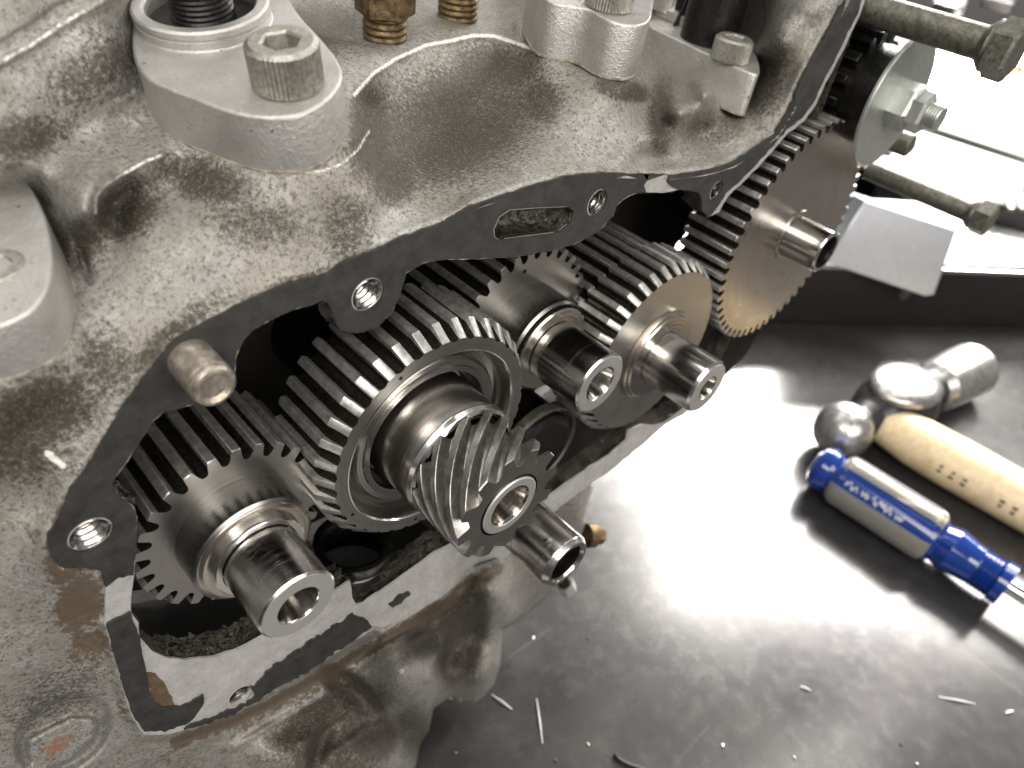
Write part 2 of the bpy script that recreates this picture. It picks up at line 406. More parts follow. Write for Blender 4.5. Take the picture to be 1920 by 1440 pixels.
# ------------------------------------------------------------------ traced outlines (pixels of the cover face)
INNER = [(218.7,915),(222,930),(237,942),(251.5,951.5),(257,970),(256,1000),(255,1024),(251.5,1075),(247,1110),(245,1134),(246,1148),(259,1166.5),
 (262,1195),(285,1222),(313.5,1234),(346,1237.6),(401,1232),(455.7,1214),(490,1194),(540,1160),(590,1130),(627,1108),(656,1089),(660,1119),(667.7,1133.7),(682,1130),
 (737,1093.6),(791.6,1053.5),(817,1035),(839,1024),(900,990),(970,955),(1035,925.7),(1073.6,898),(1108,875),(1143,852.8),(1174,825),(1178,807.6),(1202,796),(1225,798),(1247,793),(1278,769.4),
 (1325,742),(1357,708),(1389,671),(1411,632),(1415,590),(1440,520),(1490,430),(1525,345),(1555,260),(1580,180),(1600,110),(1625,55),(1632,33),
 (1599,65.6),(1577,102),(1548,157),(1530,197),(1508,226),(1479,248),(1439,295),(1402,333.6),(1366,366),(1347.6,397),(1329,406.5),(1316.6,393.7),(1314.8,368),(1307.5,359),(1274.7,355.5),(1242,361),(1200,361),
 (1178,368),(1156,386),(1149,404.7),(1127,430),(1090.6,452),(1047,467),(974,481),(897,486),(828,487),(799,492),(777,503),(762.5,512),(755,534),(748,559),(733,588.5),(711,610),(682,623),(657,624),(640,619.5),(631,607),(620,577.6),(613,567),(602,563),(587.5,570),
 (579.6,574),(547,581),(510,599.5),(474,619.5),(455.7,639.6),(443,668.7),(440,705),(432,735),(400,752),(364.6,758),(331.8,767),(310,771),(288,789),(255,840),(233,873),(215,898),(209.6,910)]
# the right side of the chest stays open past the idler gear
INNER = [p for p in INNER if p not in ((1600,110),(1625,55),(1632,33),(1599,65.6))] 
i0 = INNER.index((1580, 180)); INNER[i0+1:i0+1] = [(1605,60),(1630,-20),(1640,-60),(1626,-40),(1612,30)]
OUT_UP = [(198.7,1104.6),(189.6,1071.8),(153,1064.5),(120,1064.5),(98.4,1050),(88.6,1024),(91,1002.5),(109,977),(120,951),(135,915),(160,884),(197,822),(233,760),(277,701.6),(328,639.6),(375.5,610),(419,588.5),(474,559),(547,530),(620,512),(641.6,493.7),(657,485),(704,470),(755,445),(828,419),(883,386),(937,368),(992,350),(1065,330),(1120,324.5),(1200,326),(1256,328),(1322,321),(1373,306),(1409.6,281),(1453,251.5),(1482,204),(1500.7,153),(1533.5,95),(1563,40),(1584.6,0),(1604,-60)]
OUT_LOW = [(1108,908),(1050,950),(1000,1002),(934,1057),(883,1075),(828,1119),(719,1184),(700,1177.5),(583,1254),(492,1305),(430,1340),(364.6,1362),(320,1376),(291.6,1378),(270,1378),(248,1345),(233,1301),(215,1236),(197,1170)]
OUT_R = [(1690,-60),(1670,40),(1620,180),(1590,300),(1555,400),(1510,490),(1450,560),(1424,632),(1402,669),(1366,705),(1282,778),(1247,797),(1212,828.5),(1157,873.6)]
OUTER = OUT_UP + OUT_R + OUT_LOW
def inset(poly, d):
    n = len(poly); A = sum(poly[i][0] * poly[(i+1) % n][1] - poly[(i+1) % n][0] * poly[i][1] for i in range(n)); s = 1 if A > 0 else -1
    out = []
    for i in range(n):
        a, b, c = poly[i - 1], poly[i], poly[(i + 1) % n]
        n1 = (-(b[1] - a[1]), b[0] - a[0]); n2 = (-(c[1] - b[1]), c[0] - b[0])
        l1 = math.hypot(*n1) or 1; l2 = math.hypot(*n2) or 1
        v = (n1[0] / l1 + n2[0] / l2, n1[1] / l1 + n2[1] / l2); l = math.hypot(*v) or 1
        out.append((b[0] + s * d * v[0] / l, b[1] + s * d * v[1] / l))
    return out
def in_poly1(p, poly):
    c = False; n = len(poly); x, y = p
    for i in range(n):
        (x1, y1), (x2, y2) = poly[i], poly[(i + 1) % n]
        if (y1 > y) != (y2 > y) and x < (x2 - x1) * (y - y1) / (y2 - y1) + x1: c = not c
    return c
HOLES = [(170, 1003, .36), (690, 553, .36), (1120, 380, .33), (1343, 357, .27), (450, 1303, .29)]
SLOT = [(926.5,430),(937,407),(956,394),(1010,390),(1065,388),(1075,396),(1069,419),(1047,436),(1010,441),(937.5,450),(928,445)]

# ------------------------------------------------------------------ ENGINE CASE
case = empty('engine_case', (14, 3, -31), 'weathered cast aluminium engine crankcase with its gear chest open', 'engine case')
CL = Vector((14, 3, -31))
def cpart(o):
    o.parent = case; o.matrix_parent_inverse = Matrix.Translation(-CL * S); return o
holes_px = [circ_px(x, y, r) for x, y, r in HOLES]
j_top = INNER.index((1612,30)); j_low = INNER.index((1325,742))
OPEN = INNER[j_top:] + INNER[:j_low + 1]                 # the chest edge from the top right, round the left, to the lower right
RIM = OUT_UP + [(1640, -60)] + OPEN + OUT_R[OUT_R.index((1282,778)):] + OUT_LOW
cpart(plate('mating_face', jitter(RIM, 12, .5, 3), [SLOT] + holes_px, .035, .06, MACH, label='bare machined aluminium rim round the gear chest'))
cpart(wall('chest_wall', jitter(OPEN, 8, .8, 8)[:-3], .09, .85, ROUGHC, None, closed=False, rough=.045, rows=7))
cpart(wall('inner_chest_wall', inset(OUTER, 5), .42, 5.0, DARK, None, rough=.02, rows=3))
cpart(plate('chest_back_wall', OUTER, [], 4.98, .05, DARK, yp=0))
# oil slot: wet pocket
sl = smooth_poly(SLOT, 1)
V, F = [], []; n = len(sl); r_ = random.Random(2)
for i, (y, k) in enumerate([(.05, 1), (.35, 1.0), (.6, .94), (.8, .75), (.85, .3)]):
    c = at(1000, 418, .05)
    for a, b in sl:
        p = at(a, b, .05); q = c + (p - c) * k; j = .02 if i > 1 else 0
        V.append((q.x + r_.gauss(0, j), y + r_.gauss(0, j), q.z + r_.gauss(0, j)))
for i in range(4):
    for k in range(n): F.append((i * n + k, i * n + (k + 1) % n, (i + 1) * n + (k + 1) % n, (i + 1) * n + k))
F.append(tuple(4 * n + k for k in range(n)))
WET = mat_plain('wet_oily_metal', (.30, .28, .24), .12, .9, 7, .9, .06, dark=(.02, .018, .015))
cpart(mesh_obj('oil_slot', V, F, WET, smooth=50))
for (x, y, r) in HOLES:
    c = at(x, y, .1)
    P = []; yy = .03
    while yy < 1.3: P += [(r + .01, yy), (r - .075, yy + .07), (r - .075, yy + .09)]; yy += .155
    P += [(r, 1.3), (.01, 1.35)]
    V, F = lathe(P, 36); F = [tuple(reversed(f)) for f in F]
    cpart(mesh_obj('threaded_hole', V, F, THREAD, smooth=25, loc=(c.x, 0, c.z)))

# --- the sculpted outside of the casting: depth (cm behind the cover face) given at traced points
def yz(px, py, z):
    d = ray(px, py); return d.y * (z / d.z) - DD
C = []
def cp(*a):
    for p in a: C.append((p[0], p[1], p[2] if not isinstance(p[2], str) else yz(p[0], p[1], float(p[2]))))
for p in jitter(OUT_UP, 60, 0, 1)[:-1]: cp((p[0], p[1], .06))
cp((640,494,.06))
# boss under the first tappet block (the block foot stands on these points)
cp((285,221,3.85),(343,267,2.80),(390,290,2.2),(438,305,1.72),(490,316,1.25),(541,322,.92),(586,318,.74),(626,293,.85),(650,262,1.08),(657,233,1.5),(640,195,2.2),(611,163,2.9),
   (560,400,.56),(630,380,.52),(600,440,.38),(680,340,.78),(500,420,.72),(540,470,.34),(690,300,1.25),(705,360,.62),(470,370,1.05))
# right hand pocket: steep back wall, floor running forward to the rim
cp((715,240,2.9),(700,200,3.4),(735,300,2.0),(720,400,.60),(760,370,1.0),(745,345,1.35))
for q, z in [((800,280),-6.75),((880,270),-6.75),((950,262),-6.6),((1000,262),-6.5),((800,235),-6.5),((880,215),-6.55),((950,200),-6.35),((880,150),-5.95),((960,130),-5.75),((820,160),-5.9),((760,200),-6.1),((860,330),-6.9),((940,310),-6.8)]: cp((q[0], q[1], str(z)))
cp((860,385,.42),(980,318,.62),(1040,300,.60),(900,350,.62))
for q in [(680,152),(700,118),(750,94),(800,68),(850,60),(900,48),(960,60),(1000,76),(750,40),(660,80),(620,20),(850,10),(700,-40),(900,-60),(960,0)]: cp((q[0], q[1], '-5.22'))
for q, z in [((705,150),-5.5),((760,118),-5.5),((850,92),-5.5),((930,84),-5.5),((990,104),-5.5)]: cp((q[0], q[1], str(z)))
cp((560,60,4.2),(500,0,5.6))
# boss under the second block
cp((970,42,5.4),(1000,95,3.7),(1021,112,3.35),(1077,122,2.85),(1114,147,2.0),(1140,152,1.65),(1173,157,1.45),(1205,150,2.0),(1040,200,2.1),(1100,220,1.35),(1165,215,1.15),(1150,280,.62),(1090,290,.66),(1195,290,.6),(1050,-50,6.0))
cp((1228,180,2.3),(1226,130,3.4),(1232,240,1.6),(1235,300,.75))
# third
cp((1250,150,3.7),(1290,170,2.95),(1346,198,1.8),(1398,216,.94),(1300,240,1.45),(1370,255,.62),(1320,300,.42),(1425,212,.6),(1390,182,2.7),(1385,160,3.4),(1432,172,.95),(1462,172,.5),(1400,108,4.3),(1418,96,2.9),(1415,60,4.0),(1445,112,1.35),(1480,112,.7),(1508,112,.3),
   (1400,60,5.7),(1440,50,1.95),(1480,42,1.25),(1520,40,.65),(1550,38,.22),(1400,0,4.9),(1440,-10,2.5),(1490,-20,1.6),(1545,-20,.7),(1330,0,6.2),(1450,-60,2.8),(1380,-60,5.5),(1550,-60,.9),(1330,130,3.8),(1362,150,4.0),(1375,128,4.4),(1300,105,4.9),(1265,85,5.6),(1200,0,6.2),(1200,-60,7.2))
# left deck, upper left walls
for q in [(300,300),(262,318),(200,348),(180,366),(165,400),(240,250),(150,270),(100,300),(60,320),(0,330)]: cp((q[0], q[1], '-6.0'))
cp((215,120,3.9),(150,190,3.65),(200,180,3.75),(120,140,3.7),(60,190,3.4),(30,240,3.2),(-60,260,3.0),(120,60,4.1),(200,20,4.5),(20,60,3.8),(-60,100,3.6),(-60,-60,4.3),(225,60,4.5),(150,-50,4.6),(60,0,4.1),(228,-40,5.0),
   (272,110,5.0),(290,40,6.4),(300,-60,7.6),(330,150,4.6),(400,60,6.0),(420,180,3.4),(500,200,2.6))
# left pocket
cp((235,350,2.75),(205,378,2.75),(190,420,2.1),(250,400,2.1),(300,350,2.45),(330,325,2.6),(380,340,1.85),(270,450,1.45),(340,420,1.35),(420,400,1.1),(350,500,.72),(440,480,.6),(250,530,1.05),(420,555,.34),(300,600,.45),(220,620,.70))
cp((101,439,3.1),(138,536,1.72),(132,630,.66),(68,691,.36),(0,715,.33),(-60,720,.4),(150,585,1.15),(165,480,2.0),(185,560,1.2),(178,640,.75),(110,720,.40),(60,780,.42),(43,375,4.3),(40,480,3.2),(0,600,2.0),(-60,500,3.4))
# left face beside the chest
cp((150,800,.36),(60,840,.42),(-60,850,.5),(80,950,.4),(0,1050,.55),(60,1100,.42),(-60,1200,.7),(100,1200,.42),(160,1150,.3),(180,1260,.32),(40,1240,.5),(-60,1400,.8),(230,1370,.3),(150,1480,.45),(0,1500,.7),(140,1000,.25),(60,1010,.33))
# below the chest
for p in [(270,1392),(330,1386),(430,1352),(520,1310),(620,1254),(730,1192),(828,1133),(883,1092),(934,1070)]: cp((p[0], p[1], .16))
cp((300,1430,.28),(400,1400,.1),(470,1440,-.1),(430,1480,.1),(520,1370,.12),(620,1300,.1),(700,1240,.05),(560,1420,-.35),(640,1370,-.2),(640,1440,-.6),(590,1500,-.6),(720,1300,-.5),(760,1260,-.75),(780,1300,-.7),(720,1240,-.25),(790,1220,-.35),(760,1340,-.35),(700,1360,-.1),(730,1420,-.55),(760,1480,-.5),
   (850,1170,.1),(840,1230,.05),(870,1270,-.2),(900,1290,-.3),(880,1200,.2),(880,1110,-.35),(910,1095,-.55),(930,1120,-.6),(905,1150,-.3),(925,1180,-.1),(925,1240,-.25),(812,1320,-.2),(840,1300,0))
cp((960,1120,.35),(1000,1120,.35),(1040,1080,.35),(980,1060,.35),(1080,1000,.35),(1090,940,.3),(1040,990,.3),(1015,1010,.25),(1105,915,.25))
C = np.array(C, float)
REG = inset(OUTER, 9)
nu, nr_, nl = len(OUT_UP), len(OUT_R), len(OUT_LOW)
rin = REG[:nu]; rlow = REG[nu + nr_:]
SIL = [(1112,912),(1103,945),(1096,985),(1088,1010),(1070,1070),(1045,1095),(1022,1121),(990,1150),(942,1182),(938,1250),(925,1285),(908,1305),(892,1318),(866,1315),(842,1308),(812,1330),(805,1370),(787,1400),(779,1440),(770,1540)]
REGION = [(-90,-90),(1598,-90)] + list(reversed(rin)) + list(reversed(rlow)) + SIL + [(-90,1540)]
def in_poly(x, y, poly):
    c = np.zeros(x.shape, bool); n = len(poly)
    for i in range(n):
        (x1, y1), (x2, y2) = poly[i], poly[(i + 1) % n]
        if y1 == y2: continue
        k = ((y1 > y) != (y2 > y)) & (x < (x2 - x1) * (y - y1) / (y2 - y1) + x1); c ^= k
    return c
def seg_near(x, y, poly, closed=True):
    bd = np.full(x.shape, 1e9); bx = x.copy(); by = y.copy(); n = len(poly)
    for i in range(n if closed else n - 1):
        (x1, y1), (x2, y2) = poly[i], poly[(i + 1) % n]
        dx, dy = x2 - x1, y2 - y1; L = dx * dx + dy * dy or 1e-9
        t = np.clip(((x - x1) * dx + (y - y1) * dy) / L, 0, 1); qx = x1 + t * dx; qy = y1 + t * dy
        d = np.hypot(x - qx, y - qy); k = d < bd; bd = np.where(k, d, bd); bx = np.where(k, qx, bx); by = np.where(k, qy, by)
    return bd, bx, by
def tps(C, X, Y, lam=.25):
    sc = 400.; P = C[:, :2] / sc; n = len(P)
    def K(d2): return np.where(d2 > 0, .5 * d2 * np.log(d2 + 1e-12), 0)
    D2 = ((P[:, None] - P[None]) ** 2).sum(-1); A = np.zeros((n + 3, n + 3)); A[:n, :n] = K(D2) + lam * .01 * np.eye(n); A[:n, n] = 1; A[:n, n+1:] = P; A[n:, :n] = A[:n, n:].T
    w = np.linalg.solve(A, np.r_[C[:, 2], 0, 0, 0]); out = np.zeros(X.size); q = np.stack([X.ravel(), Y.ravel()], 1) / sc
    for s in range(0, len(q), 20000):
        qq = q[s:s+20000]; d2 = ((qq[:, None] - P[None]) ** 2).sum(-1); out[s:s+20000] = K(d2) @ w[:n] + w[n] + qq @ w[n+1:]
    return out.reshape(X.shape)
def vnoise(x, y, seed):
    r = np.random.default_rng(seed); T = r.random((256, 256)); xi = np.floor(x).astype(int); yi = np.floor(y).astype(int); fx = x - xi; fy = y - yi
    fx = fx * fx * (3 - 2 * fx); fy = fy * fy * (3 - 2 * fy)
    g = lambda a, b: T[a % 256, b % 256]
    return (g(xi, yi) * (1-fx) + g(xi+1, yi) * fx) * (1-fy) + (g(xi, yi+1) * (1-fx) + g(xi+1, yi+1) * fx) * fy
ST = 4.0
xs = np.arange(-88, 1640, ST); ys = np.arange(-88, 1540, ST); X, Y = np.meshgrid(xs, ys)
bd, bx, by = seg_near(X, Y, REGION)
snap = bd < ST * .72
X = np.where(snap, bx, X); Y = np.where(snap, by, Y)
D = tps(C, X, Y)
lowm = np.clip((Y - 1080) / 60, 0, 1) * np.clip((X - 380) / 120, 0, 1); D = D + lowm * (D - .05) * .8
def blur(A, k, it=3):
    for _ in range(it):
        for ax in (0, 1):
            P_ = np.pad(A, [(k, k) if a_ == ax else (0, 0) for a_ in (0, 1)], 'edge'); cs = np.cumsum(P_, ax)
            z_ = np.zeros_like(np.take(cs, [0], ax)); cs = np.concatenate([z_, cs], ax)
            n_ = A.shape[ax]; A = (np.take(cs, range(2 * k + 1, 2 * k + 1 + n_), ax) - np.take(cs, range(n_), ax)) / (2 * k + 1)
    return A
mb_ = np.clip((X - 1405) / 40, 0, 1) * (Y < 330); D = D * (1 - mb_) + blur(D, 4) * mb_
rd, _, _ = seg_near(X, Y, OUT_UP, False); rd2, _, _ = seg_near(X, Y, OUT_LOW[3:], False)
for q_ in (rd, rd2):
    w_ = np.exp(-(q_ / 13.0) ** 2); D = D * (1 - w_) + np.minimum(D, .055) * w_
# rounded rim where the casting turns away from us at its lower outline
sd, _, _ = seg_near(X, Y, SIL, False); D += .55 * np.exp(-sd / 13.0)
def sstep(x, a, b): t = np.clip((x - a) / (b - a), 0, 1); return t * t * (3 - 2 * t)
def ell(cx, cy, rx, ry, rot):
    a = math.radians(rot); u = (X - cx) * math.cos(a) + (Y - cy) * math.sin(a); v = -(X - cx) * math.sin(a) + (Y - cy) * math.cos(a)
    return np.hypot(u / rx, v / ry)
for cx_, cy_, rx_, ry_, ro_, am_ in [(930,1096,30,48,-25,.75),(752,1256,46,66,-38,.80),(902,1272,26,36,0,.50),(520,1410,56,62,-30,.55),(700,1420,50,60,-40,.35),
    (882,1168,34,46,15,-.55),(664,1296,22,62,-52,-.50),(838,1236,20,52,20,-.45),(806,1180,26,40,30,-.35),(600,1400,18,60,20,-.35),(744,1370,24,40,0,-.35)]:
    D -= am_ * np.exp(-ell(cx_, cy_, rx_, ry_, ro_) ** 2)
# lower left: cast recess with a hexagonal lump
plug = [(50,1385),(60,1380),(133,1343),(176,1344),(183,1358),(176,1388),(133,1428),(80,1450),(55,1440)]
pin = in_poly(X, Y, plug); pd, _, _ = seg_near(X, Y, plug)
sgn = np.where(pin, pd, -pd)
D += .30 * (1 - sstep(ell(118, 1376, 100, 68, -28), .80, 1.05)) - .27 * sstep(sgn, -5, 7)
feature = [  # polyline, width px, height (cm, + = towards us)
 ([(665,178),(700,138),(740,112),(800,84),(850,76),(885,66),(930,68),(975,84),(1000,92)], 6, .10),
 ([(300,292),(262,308),(240,322),(200,345),(180,368),(178,400)], 6, .10),
 ([(245,170),(220,182),(205,192)], 5, -.10), ([(205,192),(250,225),(290,262),(306,290)], 5, .06), ([(170,45),(195,100),(222,138)], 5, -.05),
 ([(-60,160),(0,118),(60,84),(120,44),(190,2),(260,-40)], 9, .12), ([(-60,120),(0,84),(50,56),(100,20),(150,-10)], 7, -.08),
 ([(75,372),(100,392),(130,425),(150,470),(165,520)], 9, -.22), ([(268,1395),(330,1392),(430,1360),(520,1318),(620,1262),(730,1200),(828,1142),(883,1102)], 4, -.05),
 ([(440,1400),(560,1330),(680,1262),(800,1185),(880,1130)], 6, .10), ([(565,1390),(620,1352),(668,1320)], 7, .09), ([(630,1408),(680,1370),(712,1345)], 7, .09), ([(834,1192),(818,1230),(802,1276)], 6, .22), ([(900,1080),(930,1058),(945,1045)], 5, .12),
 ([(705,330),(696,262),(690,236)], 6, .05)]
for pl, w, h in feature:
    d, _, _ = seg_near(X, Y, pl, False); D -= h * np.exp(-(d / w) ** 2) * (.7 + .6 * vnoise(X / 9, Y / 9, 11))
# cast skin: lumps and grain
low = (Y > 1000) & (X > 250)
dk = (D + DD) / 11.5
gy_, gx_ = np.gradient(D); att = 1 / (1 + (np.hypot(gx_, gy_) / .055) ** 2)
D += att * (.016 * (vnoise(X / 40, Y / 40, 1) - .5) * 2 + .006 * (vnoise(X / 15, Y / 15, 2) - .5) * 2) * dk
pocket = np.clip((D - .7) / 1.2, 0, 1) * (X > 650) * (X < 1250)
D += att * (.002 + .007 * pocket) * (rng.random(X.shape) - .5) * 2 * (~snap)
# masks for stains and for shade painted into hollows
bl = []
dirt_shade = np.zeros_like(X); brown = np.zeros_like(X); rust = np.zeros_like(X); worn = np.zeros_like(X)
def blob(A, items):
    for cx_, cy_, rx, ry, rot, v in items: A[:] = np.maximum(A, (.72 * v if A is dirt_shade else v) * (1 - sstep(ell(cx_, cy_, rx, ry, rot), .25, 1.25)))
blob(dirt_shade, [(850,230,210,130,-20,.36),(700,250,60,120,0,.34),(930,130,110,60,10,.32),(1010,190,60,60,0,.30),(740,330,60,60,0,.38),(235,395,90,55,-30,.38),(390,340,110,50,20,.30),(480,420,120,55,10,.20),(650,430,60,80,0,.24),(150,460,60,60,0,.30),
 (1170,170,60,24,10,.40),(1240,220,30,90,0,.32),(1340,240,80,40,0,.16),(1440,150,40,110,10,.22),(600,50,110,70,0,.28),(700,30,80,60,0,.22),(180,130,120,60,-35,.22),(40,260,100,50,-15,.30),(60,780,170,90,-20,.30),(40,860,140,60,0,.22),(210,690,70,90,-45,.20),
 (310,640,160,30,-40,.25),(560,530,120,18,-18,.18),(100,1300,120,60,-30,.14),(866,1190,50,100,15,.75),(830,1180,50,60,0,.5),(664,1300,34,80,-52,.75),(700,1385,60,50,-30,.5),(600,1345,110,36,-32,.5),(600,1400,30,70,20,.5),(800,1200,60,40,-30,.4),(640,1400,120,90,-30,.26),(880,1250,60,50,0,.2),(700,1310,60,40,0,.22),(560,1380,90,40,-30,.2),(770,1370,50,60,0,.26),(1050,960,50,50,0,.12)])  # entries below the chest paint shade into the hollows
blob(brown, [(150,1130,70,90,10,.85),(118,1060,60,60,0,.80),(170,1210,70,60,0,.66),(118,980,34,110,22,.72),(60,1000,60,90,20,.40),(150,1300,30,80,-10,.45),(240,1330,40,60,-20,.52),(200,1290,30,60,0,.42),(320,1420,60,30,-30,.42),(350,690,60,30,-40,.34),(860,1070,60,16,-38,.5),(760,1180,80,22,-38,.55),(600,1290,110,16,-32,.55),(480,1350,120,16,-30,.5),(720,1300,40,40,0,.32),(150,150,60,60,0,.42),(640,60,80,50,0,.40),(860,160,120,60,0,.28),(800,250,60,60,0,.30),(480,350,40,30,0,.2),(640,360,40,60,0,.34),(170,1010,30,30,0,.2)])
blob(rust, [(105,1398,52,26,-25,.62),(150,1375,40,20,-25,.3),(620,60,60,40,0,.2)])
lowstrip, _, _ = seg_near(X, Y, [(330,1392),(430,1356),(520,1314),(620,1258),(730,1196),(828,1137),(883,1096),(934,1066)], False)
brown = np.maximum(brown, .95 * np.exp(-(lowstrip / 14) ** 2) * (Y > 1000))
for pl, w, v in [(feature[0][0], 5, .85), (feature[1][0], 5, .7), (feature[5][0], 8, .6), (feature[3][0], 3, .3), (feature[9][0], 4, .35), ([(560,322),(600,322),(640,308),(672,280),(692,246)], 4, .7), ([(455,300),(500,316),(540,326)], 3, .6), ([(98,1050),(120,1070),(153,1071),(185,1078)], 4, .4), ([(90,850),(108,866),(118,872)], 9, .9)]:
    d, _, _ = seg_near(X, Y, pl, False); worn = np.maximum(worn, v * np.exp(-(d / w) ** 2))
# build
cxm = (X[:-1, :-1] + X[1:, 1:]) / 2; cym = (Y[:-1, :-1] + Y[1:, 1:]) / 2
keep = in_poly(cxm, cym, REGION)
ids = np.arange(X.size).reshape(X.shape)
quads = np.stack([ids[:-1, :-1], ids[1:, :-1], ids[1:, 1:], ids[:-1, 1:]], -1)[keep]
dirs = (X.ravel()[:, None] - 960) * RX + (Y.ravel()[:, None] - 720) * RY + FPX * RZ
t_ = (D.ravel() + DD) / dirs[:, 1]
PV = dirs * t_[:, None] + np.array([0, -DD, 0])
used = np.unique(quads); remap = -np.ones(X.size, int); remap[used] = np.arange(len(used)); quads = remap[quads]
PV = PV[used]
# skirt: the outline carries on into the engine
ed = {}
for q in quads.tolist():
    for a, b in zip(q, q[1:] + q[:1]):
        if (b, a) in ed: del ed[(b, a)]
        else: ed[(a, b)] = 1
sdu = sd.ravel()[used]; ed = {e: 1 for e in ed if sdu[e[0]] < 6 and sdu[e[1]] < 6}
nb = len(PV); bv = sorted({v for e in ed for v in e}); bm_ = {v: nb + i for i, v in enumerate(bv)}
PV2 = PV[bv] + np.array([0, 2.2, 0]); quads2 = [(b, a, bm_[a], bm_[b]) for a, b in ed]
me = bpy.data.meshes.new('casting')
me.from_pydata((np.r_[PV, PV2] * S).tolist(), [], quads.tolist() + quads2); me.materials.append(CAST)
me.polygons.foreach_set('use_smooth', [True] * len(me.polygons))
for nm, A in (('dirt_shade', dirt_shade), ('brown', brown), ('rust', rust), ('worn', worn), ('bare', worn * 0)):
    at_ = me.attributes.new(nm, 'FLOAT', 'POINT'); v = A.ravel()[used]; at_.data.foreach_set('value', np.r_[v, v[bv]].astype(np.float32))
me.update()
o = bpy.data.objects.new('casting', me); col.objects.link(o); cpart(o)

# ------------------------------------------------------------------ GASKET
U_IN = list(reversed(INNER[INNER.index((1612,30)):]))   # walk back along the inner edge from the lower left to the top right
g_out = OUT_UP[1:33]                                     # from the left lobe up to about x = 1200
i_left = INNER.index((255, 1024))
inner_left = INNER[:i_left + 2]
inner_top = INNER[INNER.index((1200, 361)):]
big = [(250,1078),(222,1084),(198,1102)] + g_out[:-1] + [(1206,326),(1214,338),(1208,348),(1212,361)] + inner_top[0:] + inner_left
big = [p for i, p in enumerate(big) if i == 0 or math.hypot(p[0] - big[i-1][0], p[1] - big[i-1][1]) > 1]
GK = 'pieces of torn black gasket stuck on the cover face'
gasket = plate('gasket', jitter(big, 9, .8, 21), [circ_px(170, 1003, .39), circ_px(690, 553, .39), circ_px(1120, 380, .36), inset(SLOT, -1)], -.03, .055, GASK,
  label='long black gasket band along the top and left of the chest opening', cat='gasket', group=GK)
right = [(1256,329),(1322,321),(1373,306),(1409.6,281),(1453,251.5),(1482,204),(1500.7,153),(1533.5,95),(1563,40),(1584.6,0),(1604,-60),(1640,-60),(1612,30),(1577,102),(1548,157),(1530,197),(1508,226),(1479,248),(1439,295),(1402,333.6),(1366,366),(1347.6,397),(1329,406.5),(1316.6,393.7),(1314.8,368),(1307.5,359),(1274.7,356),(1262,350),(1252,342)]
right = [(a + (4 if i > 10 and i < 22 else 0) * -1, b - (4 if i > 10 and i < 22 else 0)) for i, (a, b) in enumerate(right)]
plate('gasket', jitter(right, 9, .7, 22), [circ_px(1343, 357, .30)], -.03, .055, GASK, label='narrow gasket strip running up beside the large brown gear', cat='gasket', group=GK)
leg = [(199,1172),(245,1148),(262,1195),(270,1235),(278,1280),(286,1312),(300,1328),(330,1326),(365,1316),(385,1304),(383,1318),(372,1334),(366,1345),(350,1358),(310,1371),(291,1373),(272,1373),(250,1342),(235,1298),(217,1236)]
plate('gasket', jitter(leg, 8, 1.1, 23), [], -.03, .055, GASK, label='L shaped gasket piece at the bottom left corner of the chest', cat='gasket', group=GK)
strip = [(470,1290),(500,1262),(540,1232),(590,1200),(640,1168),(662,1152),(684,1160),(700,1176),(642,1216),(583,1256),(492,1307),(432,1342),(385,1358),(345,1370),(350,1362),(400,1346),(428,1334),(462,1320),(478,1304)]
plate('gasket', jitter(strip, 7, 1.6, 24), [], -.03, .055, GASK, label='short straight gasket strip below the left shaft end', cat='gasket', group=GK)
# brown stain of old sealant inside the L
st2 = [(268,1262),(292,1262),(306,1280),(318,1300),(328,1322),(312,1330),(296,1326),(284,1300)]
cpart(plate('sealant_stain', jitter(st2, 6, 1.2, 25), [], .015, .03, SEAL))
st3 = [(728,1132),(745,1118),(766,1108),(770,1114),(752,1130),(735,1140)]
cpart(plate('sealant_stain', jitter(st3, 5, 1.0, 26), [], .02, .02, GASK))

# ------------------------------------------------------------------ shafts and gears (things sit on their own axis, parts in local y)
def part(name, prof, mat, parent, seg=96, smooth=30, **kw):
    V, F = lathe(prof, seg); return mesh_obj(name, V, F, mat, parent, smooth, **kw)
def gear(parent, n, r0, r1, y0, y1, rin, face, body=None, name='gear_wheel', **kw):
    V, F, fm = gear_mesh(n, r0, r1, y0, y1, rin, dark_root=True, **kw)
    return mesh_obj(name, V, F, None, parent, 32, mats=[body or GEARM, face, ROOTM], fm=fm)
def journal(parent, r, y_end, y_root, rb, mat, chamf=.05, bore_depth=.8, endmat=None):
    part('journal', [(r - chamf, y_end + .001), (r, y_end + chamf), (r, y_root - .06), (r - .05, y_root - .04), (r - .05, y_root + .12)], mat, parent, 128)
    part('end_face', [(rb, y_end + .02), (rb + .015, y_end - .004), (r - chamf, y_end - .004), (r - chamf + .01, y_end + .02)], endmat or ENDF, parent, 96)
    V, F = lathe([(rb, y_end - .002), (rb * .97, y_end + .03), (rb * .56, y_end + bore_depth), (rb * .5, y_end + bore_depth + .02), (rb * .5, y_end + 1.6), (.01, y_end + 1.7)], 64)
    mesh_obj('bore', V, F, BORE, parent, 30)
    
CG = 'gear shafts sticking out of the chest'
